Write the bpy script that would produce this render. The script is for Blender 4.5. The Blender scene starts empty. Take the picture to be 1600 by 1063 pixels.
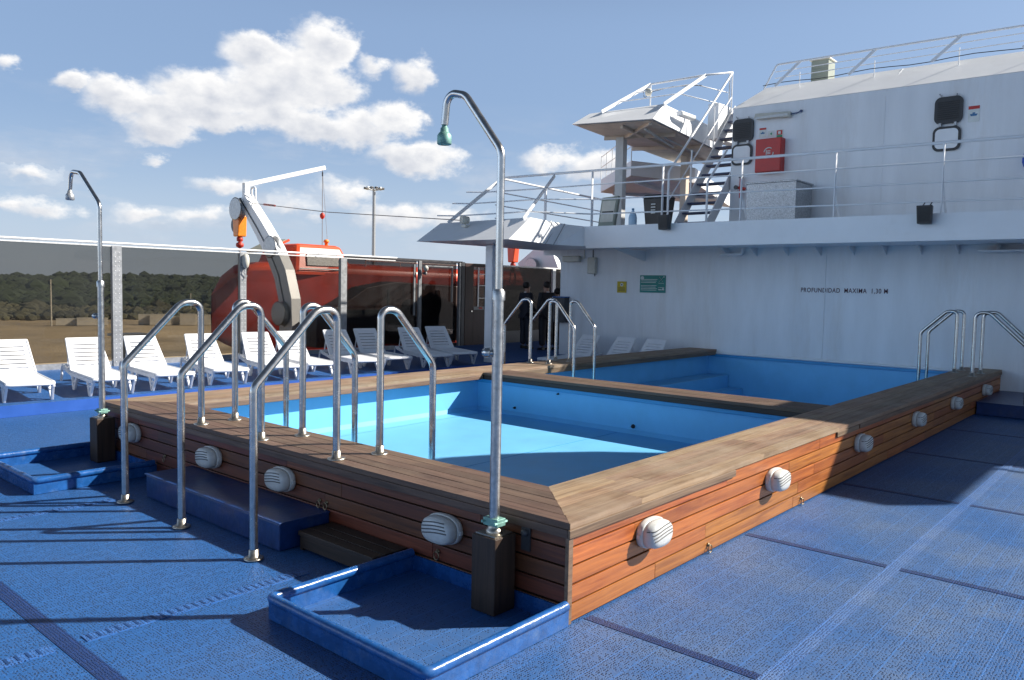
import bpy, bmesh, math, random
from mathutils import Vector, Matrix
R = math.radians
random.seed(7)
scene = bpy.context.scene
C = scene.collection

# ---------------------------------------------------------------- camera
CAM = Vector((-3.251, -2.387, 1.756)); YAW, PITCH, ROLL = R(40.769), R(-3.772), R(1.173)
F_PX = 1227.135
fw = Vector((math.cos(YAW)*math.cos(PITCH), math.sin(YAW)*math.cos(PITCH), math.sin(PITCH)))
rt = Vector((math.sin(YAW), -math.cos(YAW), 0)); up = rt.cross(fw)
rt2 = rt*math.cos(ROLL)+up*math.sin(ROLL); up2 = -rt*math.sin(ROLL)+up*math.cos(ROLL)
cam = bpy.data.objects.new('camera', bpy.data.cameras.new('camera')); C.objects.link(cam)
cam.data.sensor_width = 36; cam.data.lens = F_PX/1600*36
cam.data.clip_start = .05; cam.data.clip_end = 20000
M4 = Matrix((rt2, up2, -fw)).transposed().to_4x4(); M4.translation = CAM
cam.matrix_world = M4
scene.camera = cam

# ---------------------------------------------------------------- light
SUN_AZ, SUN_EL = R(-43.0), R(34.4)
sd = Vector((math.cos(SUN_AZ)*math.cos(SUN_EL), math.sin(SUN_AZ)*math.cos(SUN_EL), math.sin(SUN_EL)))
sl = bpy.data.lights.new('sun', 'SUN'); sl.energy = 5.0; sl.angle = R(.55); sl.color = (1, .945, .86)
so = bpy.data.objects.new('sun', sl); C.objects.link(so); so.rotation_euler = (-sd).to_track_quat('-Z', 'Y').to_euler()
scene.view_settings.view_transform = 'Standard'; scene.view_settings.look = 'None'
scene.view_settings.exposure = 0.82; scene.view_settings.gamma = 1
try: scene.view_settings.use_curve_mapping = False
except Exception: pass

world = bpy.data.worlds.new('World'); scene.world = world; world.use_nodes = True
def build_world():
    nt = world.node_tree; nt.nodes.clear(); N = nt.nodes.new; L = nt.links.new
    def val(x):
        return x
    def math_(op, a, b=None, c=None, clamp=False):
        n = N('ShaderNodeMath'); n.operation = op; n.use_clamp = clamp
        for i, v in enumerate((a, b, c)):
            if v is None: continue
            if isinstance(v, (int, float)): n.inputs[i].default_value = v
            else: L(v, n.inputs[i])
        return n.outputs[0]
    out = N('ShaderNodeOutputWorld'); bg = N('ShaderNodeBackground'); L(bg.outputs[0], out.inputs[0])
    sky = N('ShaderNodeTexSky'); sky.sky_type = 'NISHITA'; sky.sun_disc = False
    sky.sun_elevation = SUN_EL; sky.sun_rotation = math.atan2(sd.x, sd.y)
    sky.air_density = 1.0; sky.dust_density = 1.4; sky.ozone_density = 2.2; sky.altitude = 20
    tc = N('ShaderNodeTexCoord'); G = tc.outputs['Generated']
    sep = N('ShaderNodeSeparateXYZ'); L(G, sep.inputs[0])
    az = math_('ARCTAN2', sep.outputs[1], sep.outputs[0])
    el = math_('ARCSINE', sep.outputs[2])
    cmb = N('ShaderNodeCombineXYZ'); L(az, cmb.inputs[0]); L(math_('MULTIPLY', el, 1.5), cmb.inputs[1])
    nz = N('ShaderNodeTexNoise'); nz.inputs['Scale'].default_value = 14; nz.inputs['Detail'].default_value = 9; nz.inputs['Roughness'].default_value = .62
    L(cmb.outputs[0], nz.inputs['Vector'])
    nz2 = N('ShaderNodeTexNoise'); nz2.inputs['Scale'].default_value = 42; nz2.inputs['Detail'].default_value = 6; nz2.inputs['Roughness'].default_value = .55
    L(cmb.outputs[0], nz2.inputs['Vector'])
    nzs = N('ShaderNodeSeparateXYZ'); L(nz.outputs['Color'], nzs.inputs[0])
    azw = math_('ADD', az, math_('MULTIPLY', math_('SUBTRACT', nzs.outputs[0], .5), .07))
    elw = math_('ADD', el, math_('MULTIPLY', math_('SUBTRACT', nzs.outputs[1], .5), .055))
    mx = None; lit = None
    # (azimuth deg, elevation deg, radius az deg, radius el deg, strength)
    for a, e, ra, re, s in CLOUDS:
        dx = math_('DIVIDE', math_('SUBTRACT', azw, R(a)), R(ra)); dy = math_('DIVIDE', math_('SUBTRACT', elw, R(e)), R(re))
        d = math_('MULTIPLY', math_('SUBTRACT', 1.0, math_('SQRT', math_('ADD', math_('MULTIPLY', dx, dx), math_('MULTIPLY', dy, dy)))), s)
        l = math_('ADD', math_('MULTIPLY', dy, .5), .5)      # higher in its puff = brighter
        l = math_('ADD', l, math_('MULTIPLY', dx, -.22))
        w = math_('MAXIMUM', d, 0.0)
        if mx is None: mx, num, den = d, math_('MULTIPLY', w, l), w
        else:
            mx = math_('SMOOTH_MAX', mx, d, .12); num = math_('ADD', num, math_('MULTIPLY', w, l)); den = math_('ADD', den, w)
    dens = math_('ADD', mx, math_('MULTIPLY', math_('SUBTRACT', nz.outputs['Fac'], .5), 1.15))
    dens = math_('ADD', dens, math_('MULTIPLY', math_('SUBTRACT', nz2.outputs['Fac'], .5), .45))
    # faint low streaky clouds near the horizon
    hz = N('ShaderNodeTexNoise'); hz.inputs['Scale'].default_value = 5.5; hz.inputs['Detail'].default_value = 7; hz.inputs['Roughness'].default_value = .6
    cm2 = N('ShaderNodeCombineXYZ'); L(az, cm2.inputs[0]); L(math_('MULTIPLY', el, 3.6), cm2.inputs[1]); cm2.inputs[2].default_value = 3.3
    L(cm2.outputs[0], hz.inputs['Vector'])
    band = math_('SUBTRACT', 1.0, math_('DIVIDE', math_('ABSOLUTE', math_('SUBTRACT', el, R(5.5))), R(7.5)), clamp=True)
    low = math_('MULTIPLY', math_('MULTIPLY', math_('SUBTRACT', hz.outputs['Fac'], .50), 5.0, clamp=True), math_('MULTIPLY', band, .62))
    mr = N('ShaderNodeMapRange'); mr.interpolation_type = 'SMOOTHSTEP'; L(dens, mr.inputs[0]); mr.inputs[1].default_value = .0; mr.inputs[2].default_value = .52
    alpha = math_('MAXIMUM', math_('MULTIPLY', mr.outputs[0], .96), low)
    litv = math_('DIVIDE', num, math_('ADD', den, .02))
    litv = math_('ADD', litv, math_('MULTIPLY', math_('SUBTRACT', nz2.outputs['Fac'], .5), .9))
    thick = N('ShaderNodeMapRange'); L(dens, thick.inputs[0]); thick.inputs[1].default_value = .2; thick.inputs[2].default_value = 1.0
    thick.inputs[3].default_value = .25; thick.inputs[4].default_value = -.12
    litv = math_('ADD', litv, thick.outputs[0], clamp=True)
    cr = N('ShaderNodeValToRGB'); L(litv, cr.inputs[0])
    cr.color_ramp.elements[0].position = .18; cr.color_ramp.elements[0].color = (CL*.58, CL*.61, CL*.68, 1)
    cr.color_ramp.elements[1].position = .86; cr.color_ramp.elements[1].color = (CL*1.0, CL*.985, CL*.965, 1)
    # sky slightly lifted to the hazy pale blue of the day
    mix = N('ShaderNodeMix'); mix.data_type = 'RGBA'; mix.inputs[0].default_value = SKY_MIX
    L(sky.outputs[0], mix.inputs['A']); mix.inputs['B'].default_value = (SKY_C[0], SKY_C[1], SKY_C[2], 1)
    hb = N('ShaderNodeMapRange'); L(el, hb.inputs[0]); hb.interpolation_type = 'SMOOTHSTEP'; hb.inputs[1].default_value = R(-1); hb.inputs[2].default_value = R(12); hb.inputs[3].default_value = .5; hb.inputs[4].default_value = 0.
    mh_ = N('ShaderNodeMix'); mh_.data_type = 'RGBA'; L(hb.outputs[0], mh_.inputs[0]); L(mix.outputs['Result'], mh_.inputs['A']); mh_.inputs['B'].default_value = (6.2, 7.0, 7.9, 1)
    m2 = N('ShaderNodeMix'); m2.data_type = 'RGBA'; L(alpha, m2.inputs[0]); L(mh_.outputs['Result'], m2.inputs['A']); L(cr.outputs[0], m2.inputs['B'])
    # the sky deepens towards the zenith
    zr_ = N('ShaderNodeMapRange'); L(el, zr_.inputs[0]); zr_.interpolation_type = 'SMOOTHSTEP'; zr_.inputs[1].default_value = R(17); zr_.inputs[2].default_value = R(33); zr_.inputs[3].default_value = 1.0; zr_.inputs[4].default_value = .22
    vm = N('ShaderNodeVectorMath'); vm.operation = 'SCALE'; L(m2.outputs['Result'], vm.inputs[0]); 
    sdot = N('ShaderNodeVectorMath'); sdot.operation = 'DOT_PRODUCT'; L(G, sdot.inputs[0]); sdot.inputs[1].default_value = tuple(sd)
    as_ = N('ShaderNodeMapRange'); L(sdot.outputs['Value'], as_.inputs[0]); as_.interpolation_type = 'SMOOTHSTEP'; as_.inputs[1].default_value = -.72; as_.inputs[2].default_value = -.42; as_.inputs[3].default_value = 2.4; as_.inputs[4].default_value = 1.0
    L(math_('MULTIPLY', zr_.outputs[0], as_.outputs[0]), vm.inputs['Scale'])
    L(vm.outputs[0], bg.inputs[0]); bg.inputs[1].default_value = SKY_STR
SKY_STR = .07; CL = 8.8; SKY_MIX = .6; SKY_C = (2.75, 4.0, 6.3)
def dirof(u, v, ru, rv, s=1.0):   # helper for cloud placement in degrees (azimuth, elevation)
    return (u, v, ru, rv, s)
CLOUDS = [
 (61.6, 10.9, 4.4, 1.4, 1.05), (58.2, 12.9, 4.4, 2.0, 1.0), (67.2, 11.0, 2.6, 1.0, .8),
 (59.1, 15.4, 2.5, 1.49, 1.0), (54.0, 15.9, 3.1, 2.07, 1.1), (56.1, 13.8, 5.8, 2.41, 1.1), (61.7, 12.2, 4.9, 2.07, 1.05), (65.2, 10.9, 4.3, 1.61, 1.0),
 (67.8, 11.6, 2.2, 1.38, 0.9), (70.1, 12.3, 1.2, 0.8, 0.8), (50.6, 14.9, 1.5, 1.15, 0.7), (48.0, 14.6, 2.1, 1.38, 0.8), (55.0, 10.9, 4.0, 1.72, 0.95),
 (51.7, 10.9, 3.1, 1.95, 1.0), (49.7, 11.6, 2.2, 1.61, 0.9), (47.9, 9.1, 4.1, 1.38, 0.95), (57.6, 11.5, 3.9, 1.61, 0.85), (64.9, 9.7, 2.8, 1.27, 0.8),
 (61.3, 6.5, 2.3, 0.81, 0.55), (65.9, 4.3, 2.5, 1.04, 0.62), (62.5, 4.4, 3.2, 1.03, 0.6), (71.5, 4.5, 2.3, 0.92, 0.6), (73.3, 12.8, 0.9, 0.8, 0.6),
 (72.3, 6.6, 2.0, 0.57, 0.5), (65.1, 7.6, 1.3, 0.46, 0.5), (49.2, 5.1, 4.1, 1.27, 0.62), (45.6, 5.2, 3.2, 1.15, 0.6), (52.8, 6.4, 3.1, 1.26, 0.55),
 (56.3, 5.3, 2.2, 0.92, 0.5), (38.5, 9.1, 2.6, 1.04, 0.7), (35.3, 8.7, 2.9, 1.15, 0.75), (73.5, 4.5, 1.2, 0.69, 0.55),
]
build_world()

# ---------------------------------------------------------------- materials
def newmat(name):
    m = bpy.data.materials.new(name); m.use_nodes = True
    nt = m.node_tree; b = nt.nodes['Principled BSDF']; return m, nt, b
def mat(name, col, rough=.5, metal=0., var=.12, scale=6., bump=0., bscale=60., stain=None, stain_amt=.0, spec=.5, stretch=None):
    """painted / plain surface with soft variation, optional stains and bump"""
    m, nt, b = newmat(name); N = nt.nodes.new; L = nt.links.new
    tc = N('ShaderNodeTexCoord'); src = tc.outputs['Object']
    if stretch:
        mp = N('ShaderNodeMapping'); mp.inputs['Scale'].default_value = stretch; L(src, mp.inputs[0]); src = mp.outputs[0]
    n = N('ShaderNodeTexNoise'); n.inputs['Scale'].default_value = scale; n.inputs['Detail'].default_value = 8; n.inputs['Roughness'].default_value = .6; L(src, n.inputs['Vector'])
    r = N('ShaderNodeValToRGB'); L(n.outputs['Fac'], r.inputs[0])
    r.color_ramp.elements[0].position = .3; r.color_ramp.elements[1].position = .7
    r.color_ramp.elements[0].color = tuple(c*(1-var) for c in col)+(1,); r.color_ramp.elements[1].color = tuple(min(1, c*(1+var*.7)) for c in col)+(1,)
    colo = r.outputs[0]
    if stain:
        n2 = N('ShaderNodeTexNoise'); n2.inputs['Scale'].default_value = scale*.7; n2.inputs['Detail'].default_value = 10; n2.inputs['Roughness'].default_value = .7
        L(src, n2.inputs['Vector'])
        mr = N('ShaderNodeMapRange'); L(n2.outputs['Fac'], mr.inputs[0]); mr.inputs[1].default_value = .54; mr.inputs[2].default_value = .78; mr.inputs[4].default_value = stain_amt
        mx = N('ShaderNodeMix'); mx.data_type = 'RGBA'; L(mr.outputs[0], mx.inputs[0]); L(colo, mx.inputs['A']); mx.inputs['B'].default_value = tuple(stain)+(1,)
        colo = mx.outputs['Result']
    L(colo, b.inputs['Base Color'])
    b.inputs['Roughness'].default_value = rough; b.inputs['Metallic'].default_value = metal
    b.inputs['Specular IOR Level'].default_value = spec
    rr = N('ShaderNodeMapRange'); L(n.outputs['Fac'], rr.inputs[0]); rr.inputs[3].default_value = max(.03, rough-.08); rr.inputs[4].default_value = min(1, rough+.1); L(rr.outputs[0], b.inputs['Roughness'])
    if bump:
        n3 = N('ShaderNodeTexNoise'); n3.inputs['Scale'].default_value = bscale; n3.inputs['Detail'].default_value = 5; L(src, n3.inputs['Vector'])
        bp = N('ShaderNodeBump'); bp.inputs['Strength'].default_value = bump; bp.inputs['Distance'].default_value = .01; L(n3.outputs['Fac'], bp.inputs['Height']); L(bp.outputs[0], b.inputs['Normal'])
    return m

def wood_mat(name, c_dark, c_light, axis, rough=.6, weather=None, wamt=0., bump=.25):
    m, nt, b = newmat(name); N = nt.nodes.new; L = nt.links.new
    tc = N('ShaderNodeTexCoord'); mp = N('ShaderNodeMapping'); L(tc.outputs['Object'], mp.inputs[0])
    s = [38., 38., 38.]; s[axis] = 1.6; mp.inputs['Scale'].default_value = s
    at = N('ShaderNodeAttribute'); at.attribute_name = 'tone'
    # shift the grain from plank to plank
    va = N('ShaderNodeVectorMath'); va.operation = 'ADD'; L(mp.outputs[0], va.inputs[0])
    vs = N('ShaderNodeVectorMath'); vs.operation = 'SCALE'; L(at.outputs['Color'], vs.inputs[0]); vs.inputs['Scale'].default_value = 37.; L(vs.outputs[0], va.inputs[1])
    g = N('ShaderNodeTexNoise'); g.inputs['Scale'].default_value = 1.; g.inputs['Detail'].default_value = 7; g.inputs['Roughness'].default_value = .62; g.inputs['Distortion'].default_value = .6; L(va.outputs[0], g.inputs['Vector'])
    ramp = N('ShaderNodeValToRGB'); L(g.outputs['Fac'], ramp.inputs[0]); ramp.color_ramp.elements[0].position = .3; ramp.color_ramp.elements[1].position = .72
    ramp.color_ramp.elements[0].color = tuple(c_dark)+(1,); ramp.color_ramp.elements[1].color = tuple(c_light)+(1,)
    sp = N('ShaderNodeSeparateColor'); L(at.outputs['Color'], sp.inputs[0])
    mr = N('ShaderNodeMapRange'); L(sp.outputs[0], mr.inputs[0]); mr.inputs[3].default_value = .80; mr.inputs[4].default_value = 1.16
    hsv = N('ShaderNodeHueSaturation'); L(ramp.outputs[0], hsv.inputs['Color']); L(mr.outputs[0], hsv.inputs['Value'])
    mh = N('ShaderNodeMapRange'); L(sp.outputs[1], mh.inputs[0]); mh.inputs[3].default_value = .488; mh.inputs[4].default_value = .51; L(mh.outputs[0], hsv.inputs['Hue'])
    col = hsv.outputs[0]
    if weather:
        n2 = N('ShaderNodeTexNoise'); n2.inputs['Scale'].default_value = 2.2; n2.inputs['Detail'].default_value = 9; n2.inputs['Roughness'].default_value = .68; L(tc.outputs['Object'], n2.inputs['Vector'])
        w = N('ShaderNodeMapRange'); L(n2.outputs['Fac'], w.inputs[0]); w.inputs[1].default_value = .4; w.inputs[2].default_value = .68; w.inputs[4].default_value = wamt
        mx = N('ShaderNodeMix'); mx.data_type = 'RGBA'; L(w.outputs[0], mx.inputs[0]); L(col, mx.inputs['A']); mx.inputs['B'].default_value = tuple(weather)+(1,); col = mx.outputs['Result']
    L(col, b.inputs['Base Color']); b.inputs['Roughness'].default_value = rough
    bp = N('ShaderNodeBump'); bp.inputs['Strength'].default_value = bump; bp.inputs['Distance'].default_value = .004; L(g.outputs['Fac'], bp.inputs['Height']); L(bp.outputs[0], b.inputs['Normal'])
    return m

def deck_mat(name, blue, pale, dark, gap=1.0):
    """interlocking blue rubber mat: small lattice cells, seams, dusty wear"""
    m, nt, b = newmat(name); N = nt.nodes.new; L = nt.links.new
    def mth(op, a, bb=None, clamp=False):
        n = N('ShaderNodeMath'); n.operation = op; n.use_clamp = clamp
        for i, v in enumerate((a, bb)):
            if v is None: continue
            if isinstance(v, (int, float)): n.inputs[i].default_value = v
            else: L(v, n.inputs[i])
        return n.outputs[0]
    geo = N('ShaderNodeNewGeometry'); P = geo.outputs['Position']
    sep = N('ShaderNodeSeparateXYZ'); L(P, sep.inputs[0]); X, Y = sep.outputs[0], sep.outputs[1]
    k = math.pi/.023
    a = mth('SINE', mth('MULTIPLY', mth('ADD', X, Y), k)); c = mth('SINE', mth('MULTIPLY', mth('SUBTRACT', X, Y), k))
    lat = mth('ABSOLUTE', mth('MULTIPLY', a, c))
    vo = N('ShaderNodeTexVoronoi'); vo.inputs['Scale'].default_value = 70; vo.inputs['Randomness'].default_value = .45; L(P, vo.inputs['Vector'])
    hole = mth('ADD', mth('MULTIPLY', lat, .10), mth('SUBTRACT', 1.0, mth('MULTIPLY', vo.outputs['Distance'], 1.7)))
    hm = N('ShaderNodeMapRange'); L(hole, hm.inputs[0]); hm.inputs[1].default_value = .34; hm.inputs[2].default_value = .66; hm.interpolation_type = 'SMOOTHSTEP'
    # wear
    n1 = N('ShaderNodeTexNoise'); n1.inputs['Scale'].default_value = .9; n1.inputs['Detail'].default_value = 10; n1.inputs['Roughness'].default_value = .66; L(P, n1.inputs['Vector'])
    n2 = N('ShaderNodeTexNoise'); n2.inputs['Scale'].default_value = 90.; n2.inputs['Detail'].default_value = 3; L(P, n2.inputs['Vector'])
    w = N('ShaderNodeMapRange'); L(n1.outputs['Fac'], w.inputs[0]); w.inputs[1].default_value = .38; w.inputs[2].default_value = .68
    w2 = mth('MULTIPLY', w.outputs[0], mth('ADD', .25, mth('MULTIPLY', n2.outputs['Fac'], 1.1)), clamp=True)
    # wear turns paler rightward: the sun's gloss put into the colour
    side = N('ShaderNodeMapRange'); L(mth('SUBTRACT', mth('MULTIPLY', Y, -1.), 0.), side.inputs[0]); side.inputs[1].default_value = -1.5; side.inputs[2].default_value = 1.6; side.inputs[3].default_value = .12; side.inputs[4].default_value = 1.0
    w3 = mth('MULTIPLY', w2, side.outputs[0])
    mx = N('ShaderNodeMix'); mx.data_type = 'RGBA'; L(w3, mx.inputs[0]); mx.inputs['A'].default_value = blue+(1,); mx.inputs['B'].default_value = pale+(1,)
    # tile seams: fine ribs along X every 0.165 m
    fy = mth('ABSOLUTE', mth('SUBTRACT', mth('FRACT', mth('DIVIDE', Y, .125)), .5)); seam = mth('MULTIPLY', mth('GREATER_THAN', fy, .466), .24)
    fx = mth('ABSOLUTE', mth('SUBTRACT', mth('FRACT', mth('DIVIDE', X, .165)), .5)); seam2 = mth('MULTIPLY', mth('GREATER_THAN', fx, .48), .16)
    sm = N('ShaderNodeMix'); sm.data_type = 'RGBA'; L(mth('MAXIMUM', seam, seam2), sm.inputs[0]); L(mx.outputs['Result'], sm.inputs['A']); sm.inputs['B'].default_value = tuple(min(1, c*2.3+.02) for c in blue)+(1,)
    hx = N('ShaderNodeMix'); hx.data_type = 'RGBA'; L(mth('MULTIPLY', mth('MULTIPLY', hm.outputs[0], mth('SUBTRACT', 1.0, seam)), .86*gap), hx.inputs[0]); L(sm.outputs['Result'], hx.inputs['A']); hx.inputs['B'].default_value = dark+(1,)
    L(hx.outputs['Result'], b.inputs['Base Color']); b.inputs['Roughness'].default_value = .5; b.inputs['Specular IOR Level'].default_value = .45
    bp = N('ShaderNodeBump'); bp.invert = True; bp.inputs['Strength'].default_value = .75; bp.inputs['Distance'].default_value = .006; L(hm.outputs[0], bp.inputs['Height']); L(bp.outputs[0], b.inputs['Normal'])
    return m

def glass_mat(name, tint, refl=.10, rough=.02):
    m = bpy.data.materials.new(name); m.use_nodes = True; nt = m.node_tree; nt.nodes.clear(); N = nt.nodes.new; L = nt.links.new
    out = N('ShaderNodeOutputMaterial'); t = N('ShaderNodeBsdfTransparent'); t.inputs[0].default_value = tint+(1,)
    g = N('ShaderNodeBsdfGlossy'); g.inputs['Roughness'].default_value = rough; g.inputs[0].default_value = (.9, .92, .95, 1)
    fr = N('ShaderNodeFresnel'); fr.inputs[0].default_value = 1.45
    ml = N('ShaderNodeMath'); ml.operation = 'MULTIPLY'; ml.inputs[1].default_value = refl*10; ml.use_clamp = True; L(fr.outputs[0], ml.inputs[0])
    d = N('ShaderNodeBsdfDiffuse'); d.inputs[0].default_value = (.25, .27, .28, 1)
    tc = N('ShaderNodeTexCoord'); nn = N('ShaderNodeTexNoise'); nn.inputs['Scale'].default_value = 1.4; nn.inputs['Detail'].default_value = 8; L(tc.outputs['Object'], nn.inputs['Vector'])
    mr = N('ShaderNodeMapRange'); L(nn.outputs['Fac'], mr.inputs[0]); mr.inputs[1].default_value = .35; mr.inputs[2].default_value = .75; mr.inputs[3].default_value = .015; mr.inputs[4].default_value = .06
    m0 = N('ShaderNodeMixShader'); L(mr.outputs[0], m0.inputs[0]); L(t.outputs[0], m0.inputs[1]); L(d.outputs[0], m0.inputs[2])
    m1 = N('ShaderNodeMixShader'); L(ml.outputs[0], m1.inputs[0]); L(m0.outputs[0], m1.inputs[1]); L(g.outputs[0], m1.inputs[2]); L(m1.outputs[0], out.inputs[0])
    return m

M = {}
M['white'] = mat('white_paint', (.82, .83, .84), .38, var=.05, scale=1.3, bump=.05, bscale=25, stain=(.42, .36, .28), stain_amt=.22)
M['wallpaint'] = mat('bulkhead_paint', (.78, .80, .82), .42, var=.09, scale=1.6, bump=.12, bscale=5, stain=(.46, .38, .29), stain_amt=.30, stretch=(1.6,1.6,.28))
M['white2'] = mat('cream_paint', (.62, .60, .52), .45, var=.1, scale=9)
M['under'] = mat('underside_paint', (.55, .56, .55), .5, var=.1, scale=2, stain=(.25, .17, .1), stain_amt=.5)
M['beige'] = mat('beige_underside', (.62, .52, .42), .55, var=.15, scale=2.5, stain=(.22, .13, .07), stain_amt=.6)
M['plastic'] = mat('white_plastic', (.84, .85, .87), .38, var=.05, scale=5, stain=(.70, .68, .60), stain_amt=.4)
M['steel'] = mat('stainless_tube', (.60, .58, .55), .24, 1., var=.16, scale=22, bump=.06, bscale=160, stain=(.22, .18, .15), stain_amt=.4)
M['steel2'] = mat('galvanised_pipe', (.50, .50, .49), .34, 1., var=.25, scale=30, bump=.12, bscale=120, stain=(.20, .17, .15), stain_amt=.5)
M['flange'] = mat('worn_flange', (.48, .44, .38), .36, 1., var=.3, scale=40, stain=(.16, .08, .04), stain_amt=.7)
M['bronze'] = mat('verdigris_bronze', (.22, .42, .36), .5, .4, var=.3, scale=30)
M['galv'] = mat('galvanised_post', (.40, .41, .42), .42, .6, var=.25, scale=14, bump=.1, bscale=70)
M['galvd'] = mat('post_hole', (.06, .06, .065), .7)
M['alu'] = mat('rail_cap_white', (.74, .74, .73), .4, .1, var=.14, scale=20, stain=(.3, .27, .23), stain_amt=.5)
M['darkframe'] = mat('dark_grey_frame', (.055, .055, .06), .4, .1, var=.2, scale=12)
M['greyframe'] = mat('grey_window_frame', (.22, .23, .24), .45, .2, var=.2, scale=12)
M['door'] = wood_mat('mahogany_door', (.018, .005, .003), (.060, .015, .008), 2, .45, bump=.1)
M['glass'] = glass_mat('tinted_glass', (.56, .545, .52), .06)
M['glassd'] = glass_mat('dark_tinted_glass', (.34, .31, .30), .02)
M['glassx'] = glass_mat('very_dark_glass', (.20, .18, .17), .03)
M['glassc'] = glass_mat('clear_glass', (.85, .86, .86), .08)
M['bluepaint'] = mat('blue_gloss_paint', (.014, .095, .31), .26, var=.28, scale=13, bump=.30, bscale=26, stain=(.13, .19, .29), stain_amt=.55)
M['bluestep'] = mat('dark_blue_step_paint', (.008, .038, .150), .34, var=.3, scale=11, bump=.25, bscale=30, stain=(.10, .13, .18), stain_amt=.4)
M['poolblue'] = mat('pool_blue_paint', (.17, .52, .84), .45, var=.07, scale=2.2, bump=.08, bscale=6, stain=(.14, .42, .64), stain_amt=.5)
M['poollip'] = mat('pool_lip_blue', (.045, .30, .60), .35, var=.06, scale=3)
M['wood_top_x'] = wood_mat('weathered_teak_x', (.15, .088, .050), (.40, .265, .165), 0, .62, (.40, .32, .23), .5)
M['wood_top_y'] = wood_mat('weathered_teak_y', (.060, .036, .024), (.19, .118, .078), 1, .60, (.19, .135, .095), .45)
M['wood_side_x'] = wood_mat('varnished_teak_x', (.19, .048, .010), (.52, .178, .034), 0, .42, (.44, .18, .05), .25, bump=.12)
M['wood_side_shade_y'] = wood_mat('varnished_teak_shade_y', (.068, .018, .008), (.235, .068, .026), 1, .45, (.09, .04, .025), .4, bump=.12)  # darker copy of the side teak, the front's shade put into the colour
M['wood_dark'] = wood_mat('dark_wood', (.018, .012, .008), (.060, .038, .026), 1, .55, bump=.2)
M['wood_darkz'] = wood_mat('dark_wood_post', (.022, .012, .007), (.070, .038, .022), 2, .6, bump=.3)
M['wood_trim'] = wood_mat('wood_trim', (.10, .060, .036), (.27, .175, .11), 0, .55, bump=.2)
M['wood_trimy'] = wood_mat('wood_trim_y', (.075, .045, .030), (.21, .135, .09), 1, .55, bump=.2)
M['gap'] = mat('shadow_gap', (.012, .008, .006), .9)
M['lampb'] = mat('lamp_housing', (.66, .66, .63), .5, var=.1, scale=25, stain=(.35, .31, .24), stain_amt=.55)
M['lampg'] = mat('lamp_glass', (.62, .63, .61), .32, var=.08, scale=30, stain=(.36, .34, .3), stain_amt=.3)
M['lampd'] = mat('lamp_slot', (.10, .10, .10), .6)
M['brass'] = mat('brass_ring', (.32, .26, .17), .35, 1., var=.2, scale=60)
M['orange'] = mat('lifeboat_orange', (.72, .075, .018), .38, var=.12, scale=2.0, stain=(.35, .05, .03), stain_amt=.4)
M['orangered'] = mat('lifeboat_hull_red', (.46, .034, .015), .5, var=.35, scale=1.2, stain=(.13, .02, .02), stain_amt=.8)
M['housing'] = mat('shade_box_paint', (.040, .016, .012), .6, var=.3, scale=3)  # near black, stands in for the shade on the lower lifeboat
M['hook'] = mat('hook_orange', (.86, .26, .02), .4, var=.15, scale=12)
M['red'] = mat('red_box_paint', (.52, .030, .022), .38, var=.1, scale=6)
M['black'] = mat('black_plastic', (.022, .022, .024), .4, var=.2, scale=9)
M['grille'] = mat('black_grille', (.010, .010, .011), .5)
M['green'] = mat('green_sign', (.012, .22, .19), .45)
M['yellow'] = mat('yellow_sign', (.55, .42, .02), .5)
M['signw'] = mat('sign_white', (.70, .73, .70), .5)
M['signr'] = mat('sign_red', (.55, .04, .03), .5)
M['signg'] = mat('sign_green', (.03, .30, .14), .5)
M['signb'] = mat('sign_blue', (.03, .16, .34), .5)
M['ink'] = mat('stencil_ink', (.085, .02, .035), .6)
M['tread'] = mat('stair_tread', (.03, .045, .11), .5)
M['diamond'] = mat('aluminium_box', (.46, .47, .48), .36, .7, var=.5, scale=55, bump=.5, bscale=60)
M['acbox'] = mat('grey_green_cabinet', (.27, .30, .25), .5, var=.1, scale=4)
M['bluecover'] = mat('blue_cover', (.01, .09, .5), .4)
M['skin'] = mat('skin', (.42, .24, .17), .5, var=.05)
M['suit'] = mat('black_suit', (.012, .012, .016), .7, var=.2, scale=8)
M['suit2'] = mat('navy_suit', (.016, .018, .030), .7, var=.2, scale=8)
M['hair'] = mat('dark_hair', (.018, .013, .010), .6)
M['shirt'] = mat('white_shirt', (.7, .7, .7), .7)
M['shoe'] = mat('black_shoe', (.012, .012, .012), .3)
M['rope'] = mat('wire_rope', (.22, .20, .19), .6)
M['bottle'] = mat('plastic_bottle', (.42, .62, .80), .15, var=.05)
M['land'] = mat('dry_field', (.44, .33, .19), .95, var=.45, scale=.030, stain=(.11, .095, .05), stain_amt=.7)
M['water'] = mat('harbour_water', (.010, .026, .034), .12, var=.2, scale=.02, bump=.6, bscale=.8)
M['concrete'] = mat('concrete_block', (.62, .56, .45), .85, var=.2, scale=.3)
M['hullsteel'] = mat('ship_side_white', (.6, .6, .6), .5)
M['foliage'] = mat('pine_foliage', (.036, .050, .020), .9, var=.6, scale=.02, stain=(.055, .055, .024), stain_amt=.7)
M['foliage2'] = mat('scrub_foliage', (.095, .088, .045), .9, var=.6, scale=.03, stain=(.12, .095, .05), stain_amt=.6)
M['trunk'] = mat('bark', (.08, .05, .03), .9)
M['deck'] = deck_mat('blue_deck_mat', (.0175, .100, .305), (.142, .190, .270), (.002, .007, .028))
M['deckjoint'] = deck_mat('dark_joint_mat', (.008, .036, .150), (.015, .045, .14), (.002, .006, .03))
M['deckstrip'] = deck_mat('pale_joint_mat', (.034, .135, .40), (.19, .26, .38), (.003, .012, .055), 1.0)
M['slotblue'] = mat('slot_blue', (.010, .050, .17), .6)
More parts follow.
